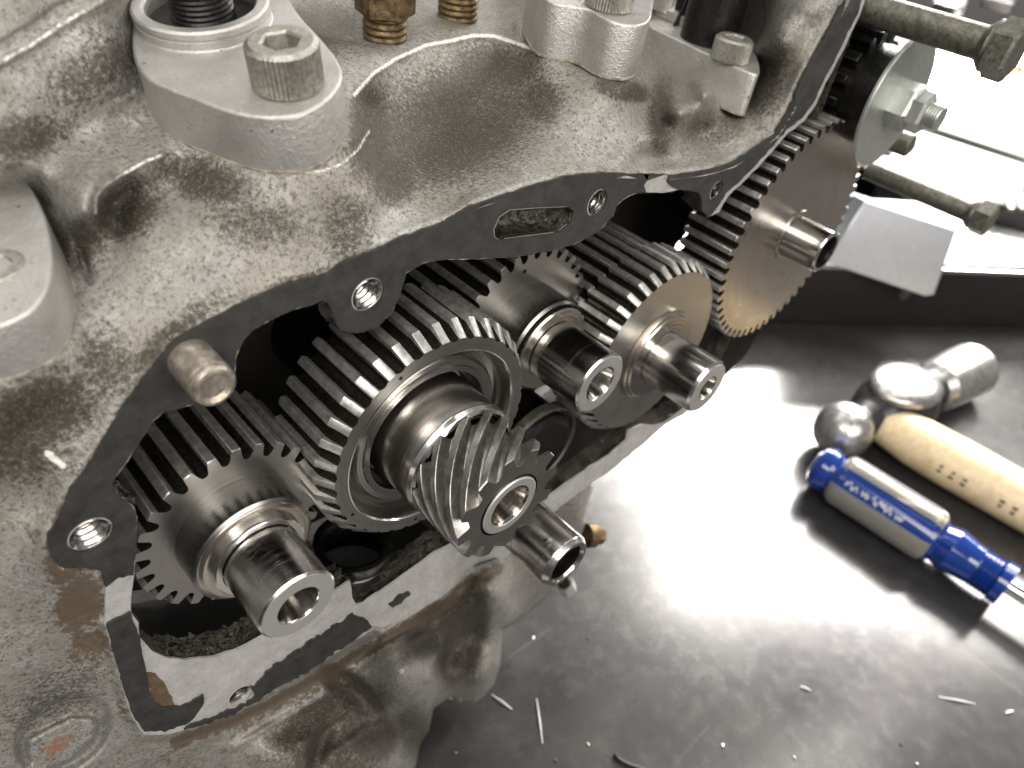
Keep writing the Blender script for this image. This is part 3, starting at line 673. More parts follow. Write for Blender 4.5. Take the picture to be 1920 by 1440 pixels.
# left cam shaft
cy = .3; L = empty('cam_shaft', (4.93, 0, -13.53), 'leftmost steel gear shaft with dark smooth hub and blunt open end', 'gear shaft', CG)
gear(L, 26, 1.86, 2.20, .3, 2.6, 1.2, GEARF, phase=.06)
part('hub', [(1.28, -.56), (1.36, -.5), (1.37, .32)], HUBD, L)
part('thrust_ring', [(.8, -.62), (1.20, -.62), (1.26, -.585), (1.25, -.56), (1.30, -.55)], RING, L)
part('step', [(.88, -.80), (1.0, -.80), (1.03, -.78), (1.03, -.6)], POL, L)
journal(L, .865, -2.30, -.78, .47, POL2)
part('rear_shaft', [(1.0, 3.2), (1.0, 5)], BLKM, L, 48)
# pinion shaft: big recessed gear, bearing journal, worm gear
Pn = empty('pinion_shaft', (9.67, 0, -12.58), 'middle steel shaft carrying the widest gear, a thick bright collar and a spiral gear', 'gear shaft', CG)
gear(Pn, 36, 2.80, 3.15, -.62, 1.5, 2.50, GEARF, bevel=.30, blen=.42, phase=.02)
part('gear_web', [(2.505, -.60), (2.47, -.62 + .03), (2.44, -.12), (2.38, -.02), (2.24, .02), (2.16, -.04), (2.12, -.24), (2.06, -.30), (1.93, -.31), (1.90, -.36), (1.76, -.36), (1.72, -.30), (1.62, .35), (1.4, .4)][::-1], GEARW, Pn, 128)
part('gear_rim_edge', [(2.52, -.625), (2.49, -.63), (2.46, -.58)][::-1], POL3, Pn, 128)
part('bearing_race', [(1.33, -1.60), (1.42, -1.66), (1.50, -1.60), (1.54, -1.48), (1.54, .3)], POL, Pn, 128)
part('retaining_ring', [(1.12, -1.50), (1.16, -1.58), (1.26, -1.58), (1.33, -1.5), (1.35, -1.4)], POL3, Pn, 96)
part('spacer', [(1.06, -1.66), (1.10, -1.3)], BLKM, Pn, 64)
V, F, fm = gear_mesh(12, 1.16, 1.52, -3.28, -1.68, .86, helix=-1.02, phase=.2, tw=1.0, nst=24)
mesh_obj('worm_gear', V, F, None, Pn, 32, mats=[mat_plain('worm_steel', (.42, .41, .39), .34, .92, 5, .4, .004, dark=(.22, .21, .19)), GEARF], fm=fm)
part('shaft_core', [(.80, -3.30), (.845, -3.25), (.85, -3.1)], BLKM, Pn)
V, F = lathe([(.56, -3.26), (.58, -3.33), (.76, -3.33), (.80, -3.30), (.81, -3.2)], 96); mesh_obj('shaft_nose', V, F, ENDF, Pn, 30)
V, F = lathe([(.56, -3.31), (.53, -3.25), (.36, -2.6), (.3, -2.55), (.3, -1.9), (.01, -1.8)], 64); mesh_obj('bore', V, F, BORE, Pn, 30)
for ang in (118, 208, 262):
    a = math.radians(ang); c = (2.66 * math.cos(a), 0, 2.66 * math.sin(a))
    V, F = lathe([(.045, -.628), (.05, -.6249), (.035, -.5)], 14); V = [(x + c[0], y, z + c[2]) for x, y, z in V]; mesh_obj('timing_mark', V, F, BLKM, Pn, 30)
    V, F = lathe([(.001, -.6249), (.046, -.6247)], 14); V = [(x + c[0], y, z + c[2]) for x, y, z in V]; mesh_obj('timing_mark', V, F, BLKM, Pn, 30)
part('rear_shaft', [(1.3, 1.4), (1.3, 5)], BLKM, Pn, 48)
# middle cam shaft
Mc = empty('cam_shaft', (14.62, 0, -12.29), 'gear shaft with bronze coloured collar right behind the big middle gear', 'gear shaft', CG)
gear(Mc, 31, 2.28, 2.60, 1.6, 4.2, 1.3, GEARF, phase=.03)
part('hub', [(1.38, .47), (1.45, .54), (1.46, 1.62)], HUBD, Mc)
part('groove', [(1.34, .44), (1.37, .40), (1.37, .5)], BLKM, Mc)
part('thrust_ring', [(.9, .30), (1.28, .30), (1.33, .34), (1.34, .46)], RING, Mc)
journal(Mc, .925, -1.56, .32, .54, POL2)
a = math.radians(100); V, F = lathe([(.001, 1.595), (.07, 1.5952)], 14); mesh_obj('timing_mark', [(x + 2.02 * math.cos(a), y, z + 2.02 * math.sin(a)) for x, y, z in V], F, BLKM, Mc, 30)
# right cam shaft
Rc = empty('cam_shaft', (19.38, 0, -13.84), 'gear shaft with tan lit gear face between the bronze collar shaft and the brown gear', 'gear shaft', CG)
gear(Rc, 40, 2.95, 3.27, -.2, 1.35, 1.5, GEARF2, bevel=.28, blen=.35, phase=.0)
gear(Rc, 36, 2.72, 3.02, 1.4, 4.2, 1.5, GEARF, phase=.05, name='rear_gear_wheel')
part('thrust_ring', [(1.60, -.20), (1.64, -.26), (1.65, -.34), (1.60, -.38), (1.55, -.38), (1.55, -.44), (1.50, -.48), (.9, -.48)][::-1], RING, Rc)
journal(Rc, .955, -2.40, -.46, .43, POL3, chamf=.09)
# idler
Ic = empty('idler_gear', (26.34, 0, -11.07), 'large flat gear with heat browned face and a short hollow stub', 'gear', CG)
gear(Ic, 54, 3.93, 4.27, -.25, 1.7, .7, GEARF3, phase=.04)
part('boss', [(.80, -.30), (.98, -.29), (1.0, -.24)], GEARF3, Ic)
V, F = lathe([(.60, -1.4), (.62, -1.66), (.74, -1.66), (.78, -1.62), (.78, -.2)], 96); mesh_obj('hollow_stub', V, F, POL3, Ic, 30)
V, F = lathe([(.625, -1.64), (.60, -1.5), (.58, -.6), (.01, -.5)], 64); mesh_obj('bore', V, F, BLKM, Ic, 30)
# loose-looking hollow shaft at the bottom
Bt = empty('hollow_shaft', (13.26, 0, -17.48), 'hollow scored shaft end below the spiral gear with a tiny oil hole', 'shaft', CG)
part('shaft_body', [(.80, -3.0), (.885, -2.86), (.89, -2.84), (.89, -2.6), (.86, -2.59), (.86, -2.56), (.885, -2.55), (.885, -1.55), (.86, -1.54), (.86, -1.48), (.885, -1.47), (.885, 2.0)], POL2, Bt, 128)
part('rim', [(.66, -2.98), (.68, -3.02), (.79, -3.02), (.81, -2.99)], POL3, Bt)
V, F = lathe([(.68, -3.01), (.62, -2.93), (.60, -1.6), (.01, -1.5)], 64); mesh_obj('bore', V, F, BORE, Bt, 30)
V, F = lathe([(.001, -.003), (.045, -.004), (.06, 0.01)], 14)
oh = mesh_obj('oil_hole', V, F, BLKM, Bt, 30); a = math.radians(122); oh.location = Vector((.886 * math.cos(a), -2.35, .886 * math.sin(a))) * S; oh.rotation_euler = toY((-math.cos(a), 0, -math.sin(a)))
# generator pinion with its large washer and nuts (top right)
Wg = empty('generator_gear', (28.25, 0, -6.17), 'small dark gear behind a large zinc washer held by two nuts', 'gear', CG)
gear(Wg, 16, 1.5, 1.95, .1, 3.0, .4, BLKM, BLKM, phase=.1)
part('boss', [(.4, -.75), (1.55, -.75), (1.62, -.7), (1.62, .12)], BLKM, Wg)
part('washer', [(.3, -1.10), (2.16, -1.10), (2.21, -1.06), (2.21, -.98), (2.16, -.95), (.3, -.95)], ZINC, Wg, 128)
V, F = hexprism(.80, -1.78, -1.10, .09); n1 = mesh_obj('nut', V, F, ZINC, Wg, 30); n1.rotation_euler = (0, .35, 0)
V, F = hexprism(.68, -2.22, -1.76, .09); n2 = mesh_obj('nut', V, F, ZINC, Wg, 30); n2.rotation_euler = (0, .1, 0)
part('stud_end', [(.01, -2.66), (.38, -2.66)] + thread_profile(.42, -2.64, -2.2, .09, .04), ZINC, Wg, 48)

# collar and bearing housing deeper in the chest
def vlathe(name, prof, c, axis, mat, parent=None, seg=64, smooth=30, **kw):
    V, F = lathe(prof, seg); o = mesh_obj(name, V, F, mat, parent, smooth, **kw); o.location = Vector(c) * S; o.rotation_euler = toY(axis); return o
c = at(662, 1020, 1.6)
sc_ = empty('slotted_collar', c, 'dark slotted round collar lying under the big middle gear', 'collar')
o = vlathe('collar_ring', [(.9, -.1), (1.0, -.14), (1.16, -.12), (1.18, .0), (1.18, .25), (1.02, .3), (1.02, .55), (1.3, .6), (1.3, 1.6)], (0, 0, 0), (0, .0, -1), HUBD, sc_)
o2 = mesh_obj('slot', [(x * .16 + (1.19 if s else 1.0) * .0 + .75, -(.9) - yy * .12, .14 - zz * .42) for x in (-1, 1) for yy in (0, 1) for zz in (0, 1) for s in (0,)], [(0, 1, 3, 2), (4, 6, 7, 5), (0, 2, 6, 4), (1, 5, 7, 3), (0, 4, 5, 1), (2, 3, 7, 6)], BLKM, sc_, 0)
c = at(1010, 845, .9)
bh = empty('bearing_cap', (c.x, 0, c.z), 'round black bearing cap with a bright rim, right of the spiral gear', 'bearing cap')
part('cap', [(.01, .75), (1.2, .72), (1.45, .85), (1.5, 1.0), (1.5, 4)], BLKM, bh)
part('rim', [(1.62, .95), (1.66, .86), (1.74, .86), (1.78, .95), (1.8, 1.2)], OXIDE, bh)

# dowel pin, small plugs and bolts
d0 = at(355, 672, 0)
dw = empty('dowel_pin', (d0.x, 0, d0.z), 'stubby stained dowel pin standing on the gasket at the left', 'dowel pin')
part('pin_body', [(.30, -.98), (.36, -.965), (.395, -.90), (.40, -.84), (.385, -.80), (.40, -.76), (.40, .3)], PINM, dw, 64)
part('pin_end', [(.001, -.90), (.22, -.92), (.30, -.98), (.31, -.97)], PINM, dw, 64)
c = at(1112, 1004, .6)
bp_ = empty('drain_plug', c, 'small brass hex plug at the lower right edge of the casting', 'plug', rot=toY((-.85, .35, .2)))
V, F = hexprism(.40, -.5, .0, .06); mesh_obj('hex_head', V, F, BRASS, bp_, 30)
part('collar', [(.3, -.05), (.5, -.05), (.52, 0), (.52, .35)], BRASS, bp_, 40)
c = at(1062, 1100, .5)
bp2 = empty('drain_plug', c, 'pale hex plug peeking out under the hollow shaft end', 'plug', rot=toY((-.3, .35, .8)))
V, F = hexprism(.42, -.3, .2, .06); mesh_obj('hex_head', V, F, BLOCK, bp2, 30)
part('thread', [(.3, .1), (.3, 1.2)], BLKM, bp2, 30)

# long bolts at the right
def long_bolt(x, z, y0, y1, r, rh, lab):
    e = empty('long_bolt', (x, 0, z), lab, 'bolt', 'long bolts at the right of the case')
    part('shank', [(r * .9, y1 + .3), (r, y1 + .35), (r, y0)], OXIDE, e, 48)
    part('flange', [(r, y1 - .02), (rh * .80, y1), (rh * .86, y1 + .12), (r * 1.05, y1 + .34)], OXIDE, e, 48)
    V, F = hexprism(rh, y1 - .62, y1, .08); mesh_obj('hex_head', V, F, OXIDE, e, 30)
b = at(1640, 20, 0); long_bolt(b.x, b.z, .6, -3.72, .47, .84, 'upper of the two long grey hex bolts at the top right')
b = at(1660, 332, .2); long_bolt(b.x, b.z, 1.0, -3.75, .40, .68, 'lower of the two long grey hex bolts, above the aluminium block')
b = at(1676, 262, .2)
sb = empty('bolt', (b.x, 0, b.z), 'short dark bolt end poking out beneath the big washer', 'bolt')
part('shank', [(.01, -.55), (.40, -.55), (.46, -.5), (.46, .8)], OXIDE, sb, 40)

# ------------------------------------------------------------------ TAPPET BLOCKS
def hull_top(pts, P, n): return [atpl(a, b, P, n) for a, b in pts]
def circ_pl(c, r, A, n=40, a0=0):
    u = A.orthogonal().normalized(); w = A.cross(u)
    return [c + (u * math.cos(2 * math.pi * k / n + a0) + w * math.sin(2 * math.pi * k / n + a0)) * r for k in range(n)]
def cap_screw(parent, base, A, r, h, label=None, phase=0):
    """socket head with knurled side, standing on base along A; built in world, hexagon recess"""
    n = 96; u = A.orthogonal().normalized(); w = A.cross(u); V, F = [], []
    def ring(rad, z, kn=0):
        for k in range(n):
            t = 2 * math.pi * k / n; rr = rad + (kn if k % 2 else 0); V.append(base + (u * math.cos(t) + w * math.sin(t)) * rr + A * z)
    def hexr(rad, z):
        for k in range(n):
            t = 2 * math.pi * k / n; q = (t + phase) % (math.pi / 3) - math.pi / 6; rr = rad * math.cos(math.pi / 6) / math.cos(q)
            V.append(base + (u * math.cos(t) + w * math.sin(t)) * rr + A * z)
    ring(r * .96, 0); ring(r, .04 * r); ring(r, .08 * r, r * .055); ring(r, h - .12 * r, r * .055); ring(r * .96, h - .05 * r); ring(r * .90, h)
    hexr(r * .62, h); hexr(r * .56, h - .07 * r); hexr(r * .54, h - .55 * r)
    for i in range(8):
        for k in range(n): F.append((i * n + k, i * n + (k + 1) % n, (i + 1) * n + (k + 1) % n, (i + 1) * n + k))
    F.append(tuple(8 * n + k for k in range(n)))
    o = mesh_obj('cap_screw', V, F, ZSCREW, parent, 28); fix_normals(o)
    if label: o['label'] = label
    return o
BG = 'tappet guide blocks standing on the case'
def block(anchor, y, A, top, h, label, inset_h=0.0, gasket_h=.05, bev=.06, foot=None):
    A = Vector(A).normalized(); P = at(anchor[0], anchor[1], y)
    e = empty('tappet_block', (0, 0, 0), label, 'tappet block', BG)
    poly = hull_top(smooth_poly(top, 2), P, A)
    V, F = prism(poly, -A, h, bev); fix_normals(mesh_obj('block_body', V, F, BLOCK, e, 50))
    V, F = prism([p - A * h + (p - sum(poly, Vector()) / len(poly)).normalized() * .02 for p in poly], -A, gasket_h); g = fix_normals(mesh_obj('base_gasket', V, F, PAPER, e, 50))
    return e, P, A, poly
# block 1 (big, upper left)
t1 = [(251,120),(277,150),(312,166),(346,178),(412,204),(467,219),(521,220.5),(569,215),(612,190),(638,160),(643,135),(632,108),(598,66),(561,29),(530,-20),(450,-80),(340,-80),(265,-20),(244,60)]
e1, P1, A1, poly1 = block((540, 160), 1.55, (-.22, -.10, .97), t1, 1.06, 'large tappet block with round open bore at the upper left')
def collar(e, P, A, cpx, r_out, r_in, h, name='bore_collar', mat=BLOCK):
    c = atpl(cpx[0], cpx[1], P, A); n = 72; V, F = [], []
    u = A.orthogonal().normalized(); w = A.cross(u)
    prof = [(r_out + .02, 0), (r_out, .03), (r_out, h * .45), (r_out - .035, h * .5), (r_out - .035, h * .58), (r_out, h * .62), (r_out, h - .04), (r_out - .04, h), (r_in + .04, h), (r_in, h - .04), (r_in, -1.1)]
    for r, z in prof:
        for k in range(n): t = 2 * math.pi * k / n; V.append(c + (u * math.cos(t) + w * math.sin(t)) * r + A * z)
    for i in range(len(prof) - 1):
        for k in range(n): F.append((i * n + k, i * n + (k + 1) % n, (i + 1) * n + (k + 1) % n, (i + 1) * n + k))
    o = mesh_obj(name, V, F, mat, e, 30); return c, fix_normals(o)
c1, o = collar(e1, P1, A1, (384, 38), 1.27, 1.02, .36)
# dark floor of the bore
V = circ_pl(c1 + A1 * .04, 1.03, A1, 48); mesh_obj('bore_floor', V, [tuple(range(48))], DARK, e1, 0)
s1 = atpl(541, 158, P1, A1); cap_screw(e1, s1, A1, .60, .80)
# tappet adjuster standing in the bore
ta = empty('pushrod_adjuster', c1, 'dark threaded adjuster with hex nut standing in the open bore', 'adjuster', rot=toY(-A1))
part('stem', thread_profile(.60, -.9, .2, .10, .035), BLKM, ta, 64, 40)
part('ring', [(.62, -1.02), (.72, -1.0), (.73, -.86), (.6, -.83)], OXIDE, ta, 64)
V, F = hexprism(.80, -2.2, -1.02, .05); mesh_obj('hex_nut', V, F, BLKM, ta, 30)
# block 0 (left edge)
t0 = [(-120,300),(-40,282),(0,288),(30,318),(60,352),(84,400),(97,450),(99,500),(88,545),(60,584),(18,606),(-40,625),(-120,640)]
e0, P0_, A0, poly0 = block((40, 560), .55, (-.20, -.12, .97), t0, 1.0, 'tappet block cut off by the left edge of the photo')
s0 = atpl(-6, 500, P0_, A0); 
o = cap_screw(e0, s0 - A0 * .3, A0, .40, .34)
# block 2
t2 = [(985,-60),(1010,-10),(1040,8),(1098,13),(1138,38),(1170,46),(1200,48),(1220,38),(1224,14),(1230,-30),(1215,-80),(1060,-110)]
e2, P2, A2, poly2 = block((1150, 42), 1.75, (-.06, -.06, .99), t2, 1.30, 'tappet block at the top centre with the cap screw cut by the frame')
s2 = atpl(1140, 14, P2, A2); cap_screw(e2, s2, A2, .58, .7)
# block 3
t3 = [(1190,20),(1216,50),(1270,74),(1318,97),(1370,122),(1410,138),(1424,140),(1426,128),(1418,98),(1395,50),(1350,0),(1280,-50),(1200,-60)]
e3, P3, A3, poly3 = block((1360, 118), 1.95, (-.04, -.04, 1), t3, 1.22, 'tappet block right of the top centre with knurled screw and chrome tube')
s3 = atpl(1366, 112, P3, A3); cap_screw(e3, s3, A3, .56, .66)
V, F = prism(hull_top(smooth_poly([(1180,0),(1222,26),(1280,50),(1338,72),(1342,50),(1330,10),(1280,-50),(1200,-60)], 2), P3 + A3 * .02, A3), A3, .28, 0)
o = mesh_obj('raised_pad', V, F, BLOCK, e3, 40); fix_normals(o)
c3 = atpl(1255, 25, P3, A3)
tb = empty('pushrod_tube', c3 + A3 * .3, 'bright chromed tube rising from the right tappet block', 'tube', rot=toY(-A3))
part('tube_wall', [(1.0, -6), (1.0, 0.1)], CHROME, tb, 64)
# brass fittings on the top deck
def fitting(px, py, y, r, lab, hexh=.6, A=(-.10, -.06, 1), nt=5):
    A = Vector(A).normalized(); c = at(px, py, y)
    e = empty('brass_fitting', c, lab, 'fitting', 'brass oil fittings screwed into the deck', rot=toY(-A))
    part('thread', thread_profile(r, -.16 * nt, .15, .16, .055), BRASS, e, 56, 35)
    V, F = hexprism(r * 1.32, -.16 * nt - hexh, -.16 * nt, .06); mesh_obj('hex_nut', V, F, BRASS, e, 30)
    part('neck', [(.01, -.16 * nt - hexh - .5), (r * .8, -.16 * nt - hexh - .45), (r * .8, -.16 * nt - hexh)], BRASS, e, 40)
fitting(722, 72, yz(722, 72, -5.2), .55, 'left brass hex fitting at the top edge', nt=4)
fitting(858, 34, yz(858, 34, -5.2), .58, 'right threaded brass fitting at the top edge', nt=6)
# dark tube behind the right block and the casting shoulder shadow side
c4 = at(1345, 10, 3.6)
db = empty('black_tube', c4, 'black tube in shadow behind the right tappet block', 'tube', rot=toY((0, 0, -1)))
part('tube_wall', [(.9, -6), (.9, 1.5)], BLKM, db, 48)

# ------------------------------------------------------------------ BENCH and the things on it
TZ = -31.0
mesh_obj('bench_top', [(-60, -140, TZ), (700, -140, TZ), (700, 500, TZ), (-60, 500, TZ)], [(0, 1, 2, 3)], TABLE, smooth=0, kind='structure')
def tubes(path, radii, seg=20, cap=True):
    """tube along 3-D points with (ru, rv) radii"""
    V, F = [], []; n = len(path); up = Vector((0, 0, 1))
    for i, p in enumerate(path):
        p = Vector(p); d = (Vector(path[min(i + 1, n - 1)]) - Vector(path[max(i - 1, 0)])).normalized(); u = d.cross(up).normalized(); v = u.cross(d)
        r = radii[i]; ru, rv = (r, r) if isinstance(r, (int, float)) else r
        for k in range(seg):
            a = 2 * math.pi * k / seg; V.append(p + u * math.cos(a) * ru + v * math.sin(a) * rv)
    for i in range(n - 1):
        for k in range(seg): F.append((i * seg + k, (i + 1) * seg + k, (i + 1) * seg + (k + 1) % seg, i * seg + (k + 1) % seg))
    if cap: F.append(tuple(range(seg))); F.append(tuple(reversed(range((n - 1) * seg, n * seg))))
    return V, F
# hammer: head axis from ball to face, resting on the bench
hz = TZ + 2.1
hb = atz(1580, 806, TZ + 1.9); hf = atz(1822, 692, TZ + 1.9)
hx = (hf - hb).normalized(); Lh = (hf - hb).length
ham = empty('ball_peen_hammer', hb, 'ball peen hammer with black painted neck and pale wooden handle', 'hammer', rot=toY(hx))
HST = mat_plain('hammer_steel', (.58, .56, .54), .30, .9, 1.5, .25, .01, dark=(.35, .34, .33)); HBK = mat_plain('black_enamel', (.02, .02, .021), .35, 0, 3, .4)
t = NT('hickory'); nw = t.noise(3, 6, .6, (1, .1, 1), .4); nd = t.noise(.5, 5, .7)
bw = t.mix(t.ramp(nw, [(.3, 0), (.7, 1)]), (.60, .46, .27), (.76, .62, .40)); bw = t.mix(t.ramp(nd, [(.5, 0), (.75, .5)]), bw, (.25, .15, .07)); WOOD = t.set(bw, .38, 0.0)
rb = 1.85
part('ball', [(.01, -rb * .98)] + [(rb * math.sin(a), -rb * math.cos(a)) for a in np.linspace(.15, 2.5, 16)], HST, ham, 48)
part('neck', [(1.15, 1.35), (1.1, 2.0), (1.35, 2.7), (1.8, 3.4), (2.1, 4.2)], HBK, ham, 40, 50)
part('cheek', [(2.1, 4.2), (2.3, 4.8), (2.35, 7.2), (2.2, 8.0), (1.8, 9.0)], HBK, ham, 40, 40)
u_ = toY(hx).to_matrix().inverted() @ Vector((0, 0, 1)); lt_ = u_.cross(Vector((0, 1, 0))).normalized(); V, F = [], []
for i in range(13):
    for k in range(36):
        ph = math.pi * i / 12; a = 2 * math.pi * k / 36
        V.append(Vector((0, 6.1, 0)) + u_ * (1.75 + .85 * math.cos(ph)) + Vector((0, 1, 0)) * 3.0 * math.sin(ph) * math.cos(a) + lt_ * 2.2 * math.sin(ph) * math.sin(a))
for i in range(12):
    for k in range(36): F.append((i * 36 + k, (i + 1) * 36 + k, (i + 1) * 36 + (k + 1) % 36, i * 36 + (k + 1) % 36))
fix_normals(mesh_obj('top_oval', V, F, HST, ham, 60))  # pale steel oval bulging from the upper side of the black cheek
part('poll_neck', [(1.9, 9.0), (1.55, 9.8), (1.5, 10.6)], HBK, ham, 40)
part('poll', [(1.5, 10.6), (1.9, 11.2), (2.05, Lh - 2.0), (2.05, Lh - .2), (1.9, Lh), (.01, Lh + .05)], HST, ham, 48)
hh0 = hb + hx * 6.0; hh0.z = TZ + 1.9
hm = atz(1790, 868, TZ + 1.7); he = atz(1935, 950, TZ + 1.6)
hd = (he - hm).normalized()
pth = [hm - hd * 6.3 + Vector((0, 0, .2)), hm - hd * 5, hm - hd * 2.5, hm, hm + hd * 5, hm + hd * 12, hm + hd * 26]
V, F = tubes([p - hb for p in pth], [(1.2, 1.0), (1.4, 1.3), (1.85, 1.6), (1.95, 1.65), (1.9, 1.6), (1.8, 1.55), (1.9, 1.6)], 28)
Rm = toY(hx).to_matrix().inverted()
mesh_obj('handle', [Rm @ v for v in V], F, WOOD, ham, 50)
# illegible stamped marks on the handle
mk = []
MV, MF = [], []
for i in range(11):
    if i in (3, 4, 7): continue
    c = hm + hd * (-.5 + i * .75); sd_ = hd.cross(Vector((0, 0, 1))).normalized(); sd_ = sd_ if sd_.dot(CAMP - hm) > 0 else -sd_
    for s_ in (0, 1):
        b0 = c + sd_ * (1.95 * math.cos(.05 + .2 * s_) + .02) + Vector((0, 0, 1.65 * math.sin(.05 + .2 * s_) + .03)); k = len(MV)
        e_ = random.uniform(.6, 1.6); q = [(-.16 * e_, -.09), (.16 * e_, -.09), (.13, .10), (-.10 * e_, .08)]
        for a_, b_ in q: MV.append(Rm @ (b0 + hd * a_ + Vector((0, 0, b_)) - hb))
        MF.append((k, k + 1, k + 2, k + 3))
mesh_obj('stamped_marks', MV, MF, HBK, ham, 0)
# screwdriver: blue and clear handle
p0 = atz(1528, 868, TZ + 1.55); p1 = atz(1888, 1098, TZ + 1.55); sdx = (p1 - p0).normalized(); Ls = (p1 - p0).length
scd = empty('screwdriver', p0, 'screwdriver with clear and blue fluted plastic handle lying by the hammer', 'screwdriver', rot=toY(sdx))
BLUE = mat_plain('blue_acetate', (.006, .034, .21), .10, 0, 1, .15); BLUE.node_tree.nodes['Principled BSDF'].inputs['Coat Weight'].default_value = .6
CLEAR = mat_plain('clear_acetate', (.72, .68, .50), .07, 0, 1, .1); CLEAR.node_tree.nodes['Principled BSDF'].inputs['Transmission Weight'].default_value = .75
print('screwdriver len', Ls, 'hammer', Lh)
Lm = toY(sdx).to_matrix().inverted() @ (CAMP - (p0 + p1) / 2); acam = math.atan2(Lm.z, Lm.x)
def flute(name, a0, a1, prof, mat, lift=0.0, seg=14, ridge=0.0):
    V, F = [], []; m = seg + 1
    for r, y in prof:
        for k in range(m):
            a = a0 + (a1 - a0) * k / seg; rr = r + lift + ridge * math.sin(math.pi * k / seg)
            V.append((rr * math.cos(a), y, rr * math.sin(a)))
    for i in range(len(prof) - 1):
        for k in range(seg): F.append((i * m + k, (i + 1) * m + k, (i + 1) * m + k + 1, i * m + k + 1))
    return mesh_obj(name, V, F, mat, hdl, 40)
k_ = Ls / 15.2
core = [(.01, -.1), (.7, 0), (1.15, .35), (1.28, .9), (1.18, 1.45), (1.05, 1.75), (1.15, 2.1), (1.28, 2.4), (1.28, 9.6), (1.2, 10.0), (1.0, 10.3), (1.05, 10.6), (1.16, 11.2), (1.02, 12.4), (.98, 13.0)]
core = [(r * 1.15, y * k_) for r, y in core] + [q for i in range(5) for q in ((1.1, (13.1 + i * .28) * k_), (1.2, (13.2 + i * .28) * k_), (1.08, (13.32 + i * .28) * k_))] + [(1.22, 14.5 * k_), (1.24, 15.2 * k_), (.4, 15.25 * k_)]
hdl = part('handle', core, BLUE, scd, 48)
SMALL = []
rot0 = acam + math.pi / 4 + .12
for i in range(4):
    a = rot0 + i * math.pi / 2
    flute('flute', a - .43, a + .43, [(1.40, 2.0 * k_), (1.66, 2.3 * k_), (1.73, 2.7 * k_), (1.73, 9.2 * k_), (1.66, 9.7 * k_), (1.40, 10.0 * k_)], CLEAR, 0, 10, .06)
part('shaft', [(.42, 15.1 * k_), (.42, 40)], CHROME, scd, 32)
V, F = [], []; y_ = 3.0 * k_
for wlen in (5, 3, 8, 3):                       # worn, unreadable print on the blue flute
    for q in range(wlen * 2):
        a0 = acam + .12 + random.uniform(-.16, .04); k = len(V); hh_ = random.uniform(.08, .2)
        for da, dy in ((0, 0), (hh_, 0), (hh_, .07), (0, .07)): V.append((1.49 * math.cos(a0 - da), y_ + dy, 1.49 * math.sin(a0 - da)))
        F.append((k, k + 1, k + 2, k + 3)); y_ += .105 * k_
    y_ += .22 * k_
mesh_obj('worn_print', V, F, mat_plain('silver_print', (.55, .55, .56), .5, .2, 2, .2), hdl, 0)
# tray: dark steel box with a bright rim, along the back of the bench
def box_obj(name, corners, h, mat, parent=None, bev=.15, **kw):
    o = mesh_obj(name, *prism([c + Vector((0, 0, h)) for c in corners], (0, 0, -1), h, 0), mat, parent, 0, **kw); fix_normals(o)
    m = o.modifiers.new('b', 'BEVEL'); m.width = bev * S; m.segments = 2; m.limit_method = 'ANGLE'
    return o
a = atz(1380, 604, TZ); b = atz(2050, 614, TZ); dn = (b - a).normalized(); bk = Vector((-dn.y, dn.x, 0))
if bk.y < 0: bk = -bk
lo, hi = 0, 30
for _ in range(40):
    m_ = (lo + hi) / 2; q = pr(atz(1750, 610, TZ) + Vector((0, 0, m_)))
    if q[1] > 504: lo = m_
    else: hi = m_
TH = lo; print('tray h', TH)
a -= dn * 15; 
tray = empty('tool_tray', a, 'long dark steel tray with bright top rim at the back of the bench', 'tray')
DKS = mat_plain('dark_painted_steel', (.028, .025, .025), .4, .3, 2, .4, .005)
TRAYTOP = mat_plain('galvanised_sheet', (.50, .50, .50), .3, .9, 1, .2, .005)
box_obj('tray_body', [Vector((0, 0, 0)), b - a, b - a + bk * 14, bk * 14], TH - .5, DKS, tray)
box_obj('top_rim', [Vector((0, 0, TH - .5)) - bk * .25, b - a + Vector((0, 0, TH - .5)) - bk * .25, b - a + Vector((0, 0, TH - .5)) + bk * .9, bk * .9 + Vector((0, 0, TH - .5))], .5, CHROME, tray)
box_obj('tray_top', [bk * 1.0 + Vector((0, 0, TH - .5)), b - a + Vector((0, 0, TH - .5)) + bk * 1.0, b - a + Vector((0, 0, TH - .5)) + bk * 14, bk * 14 + Vector((0, 0, TH - .5))], .25, TRAYTOP, tray)
kn = atz(1615, 560, TZ) - a; tk = kn.dot(dn)
vlathe('screw_head', [(.01, -.25), (.5, -.2), (.6, 0), (.6, .1)], dn * tk + Vector((0, 0, TH * .55)), bk, OXIDE, tray, 24)
# aluminium block resting on the tray
def quadplane(pts, y): return [at(p[0], p[1], y) for p in pts]
ztop = TZ + TH
bc = atz(1585, 497, ztop + .1)
nrm = (-bk + dn * -.35 + Vector((0, 0, .25))).normalized()
fr = [atpl(x, y, bc, nrm) for x, y in [(1548,492),(1622,376),(1795,432),(1752,553),(1735,556)]]
top_back = atpl(1640, 343, fr[1] + Vector((0, 0, .0)), Vector((0, 0, 1)))
V, F = prism(fr, -nrm, 5.0, .12)
ab = mesh_obj('aluminium_block', V, F, ALUBAR, None, 40, label='smooth grey milled aluminium block tilted on the tray rim', cat='metal block'); fix_normals(ab)
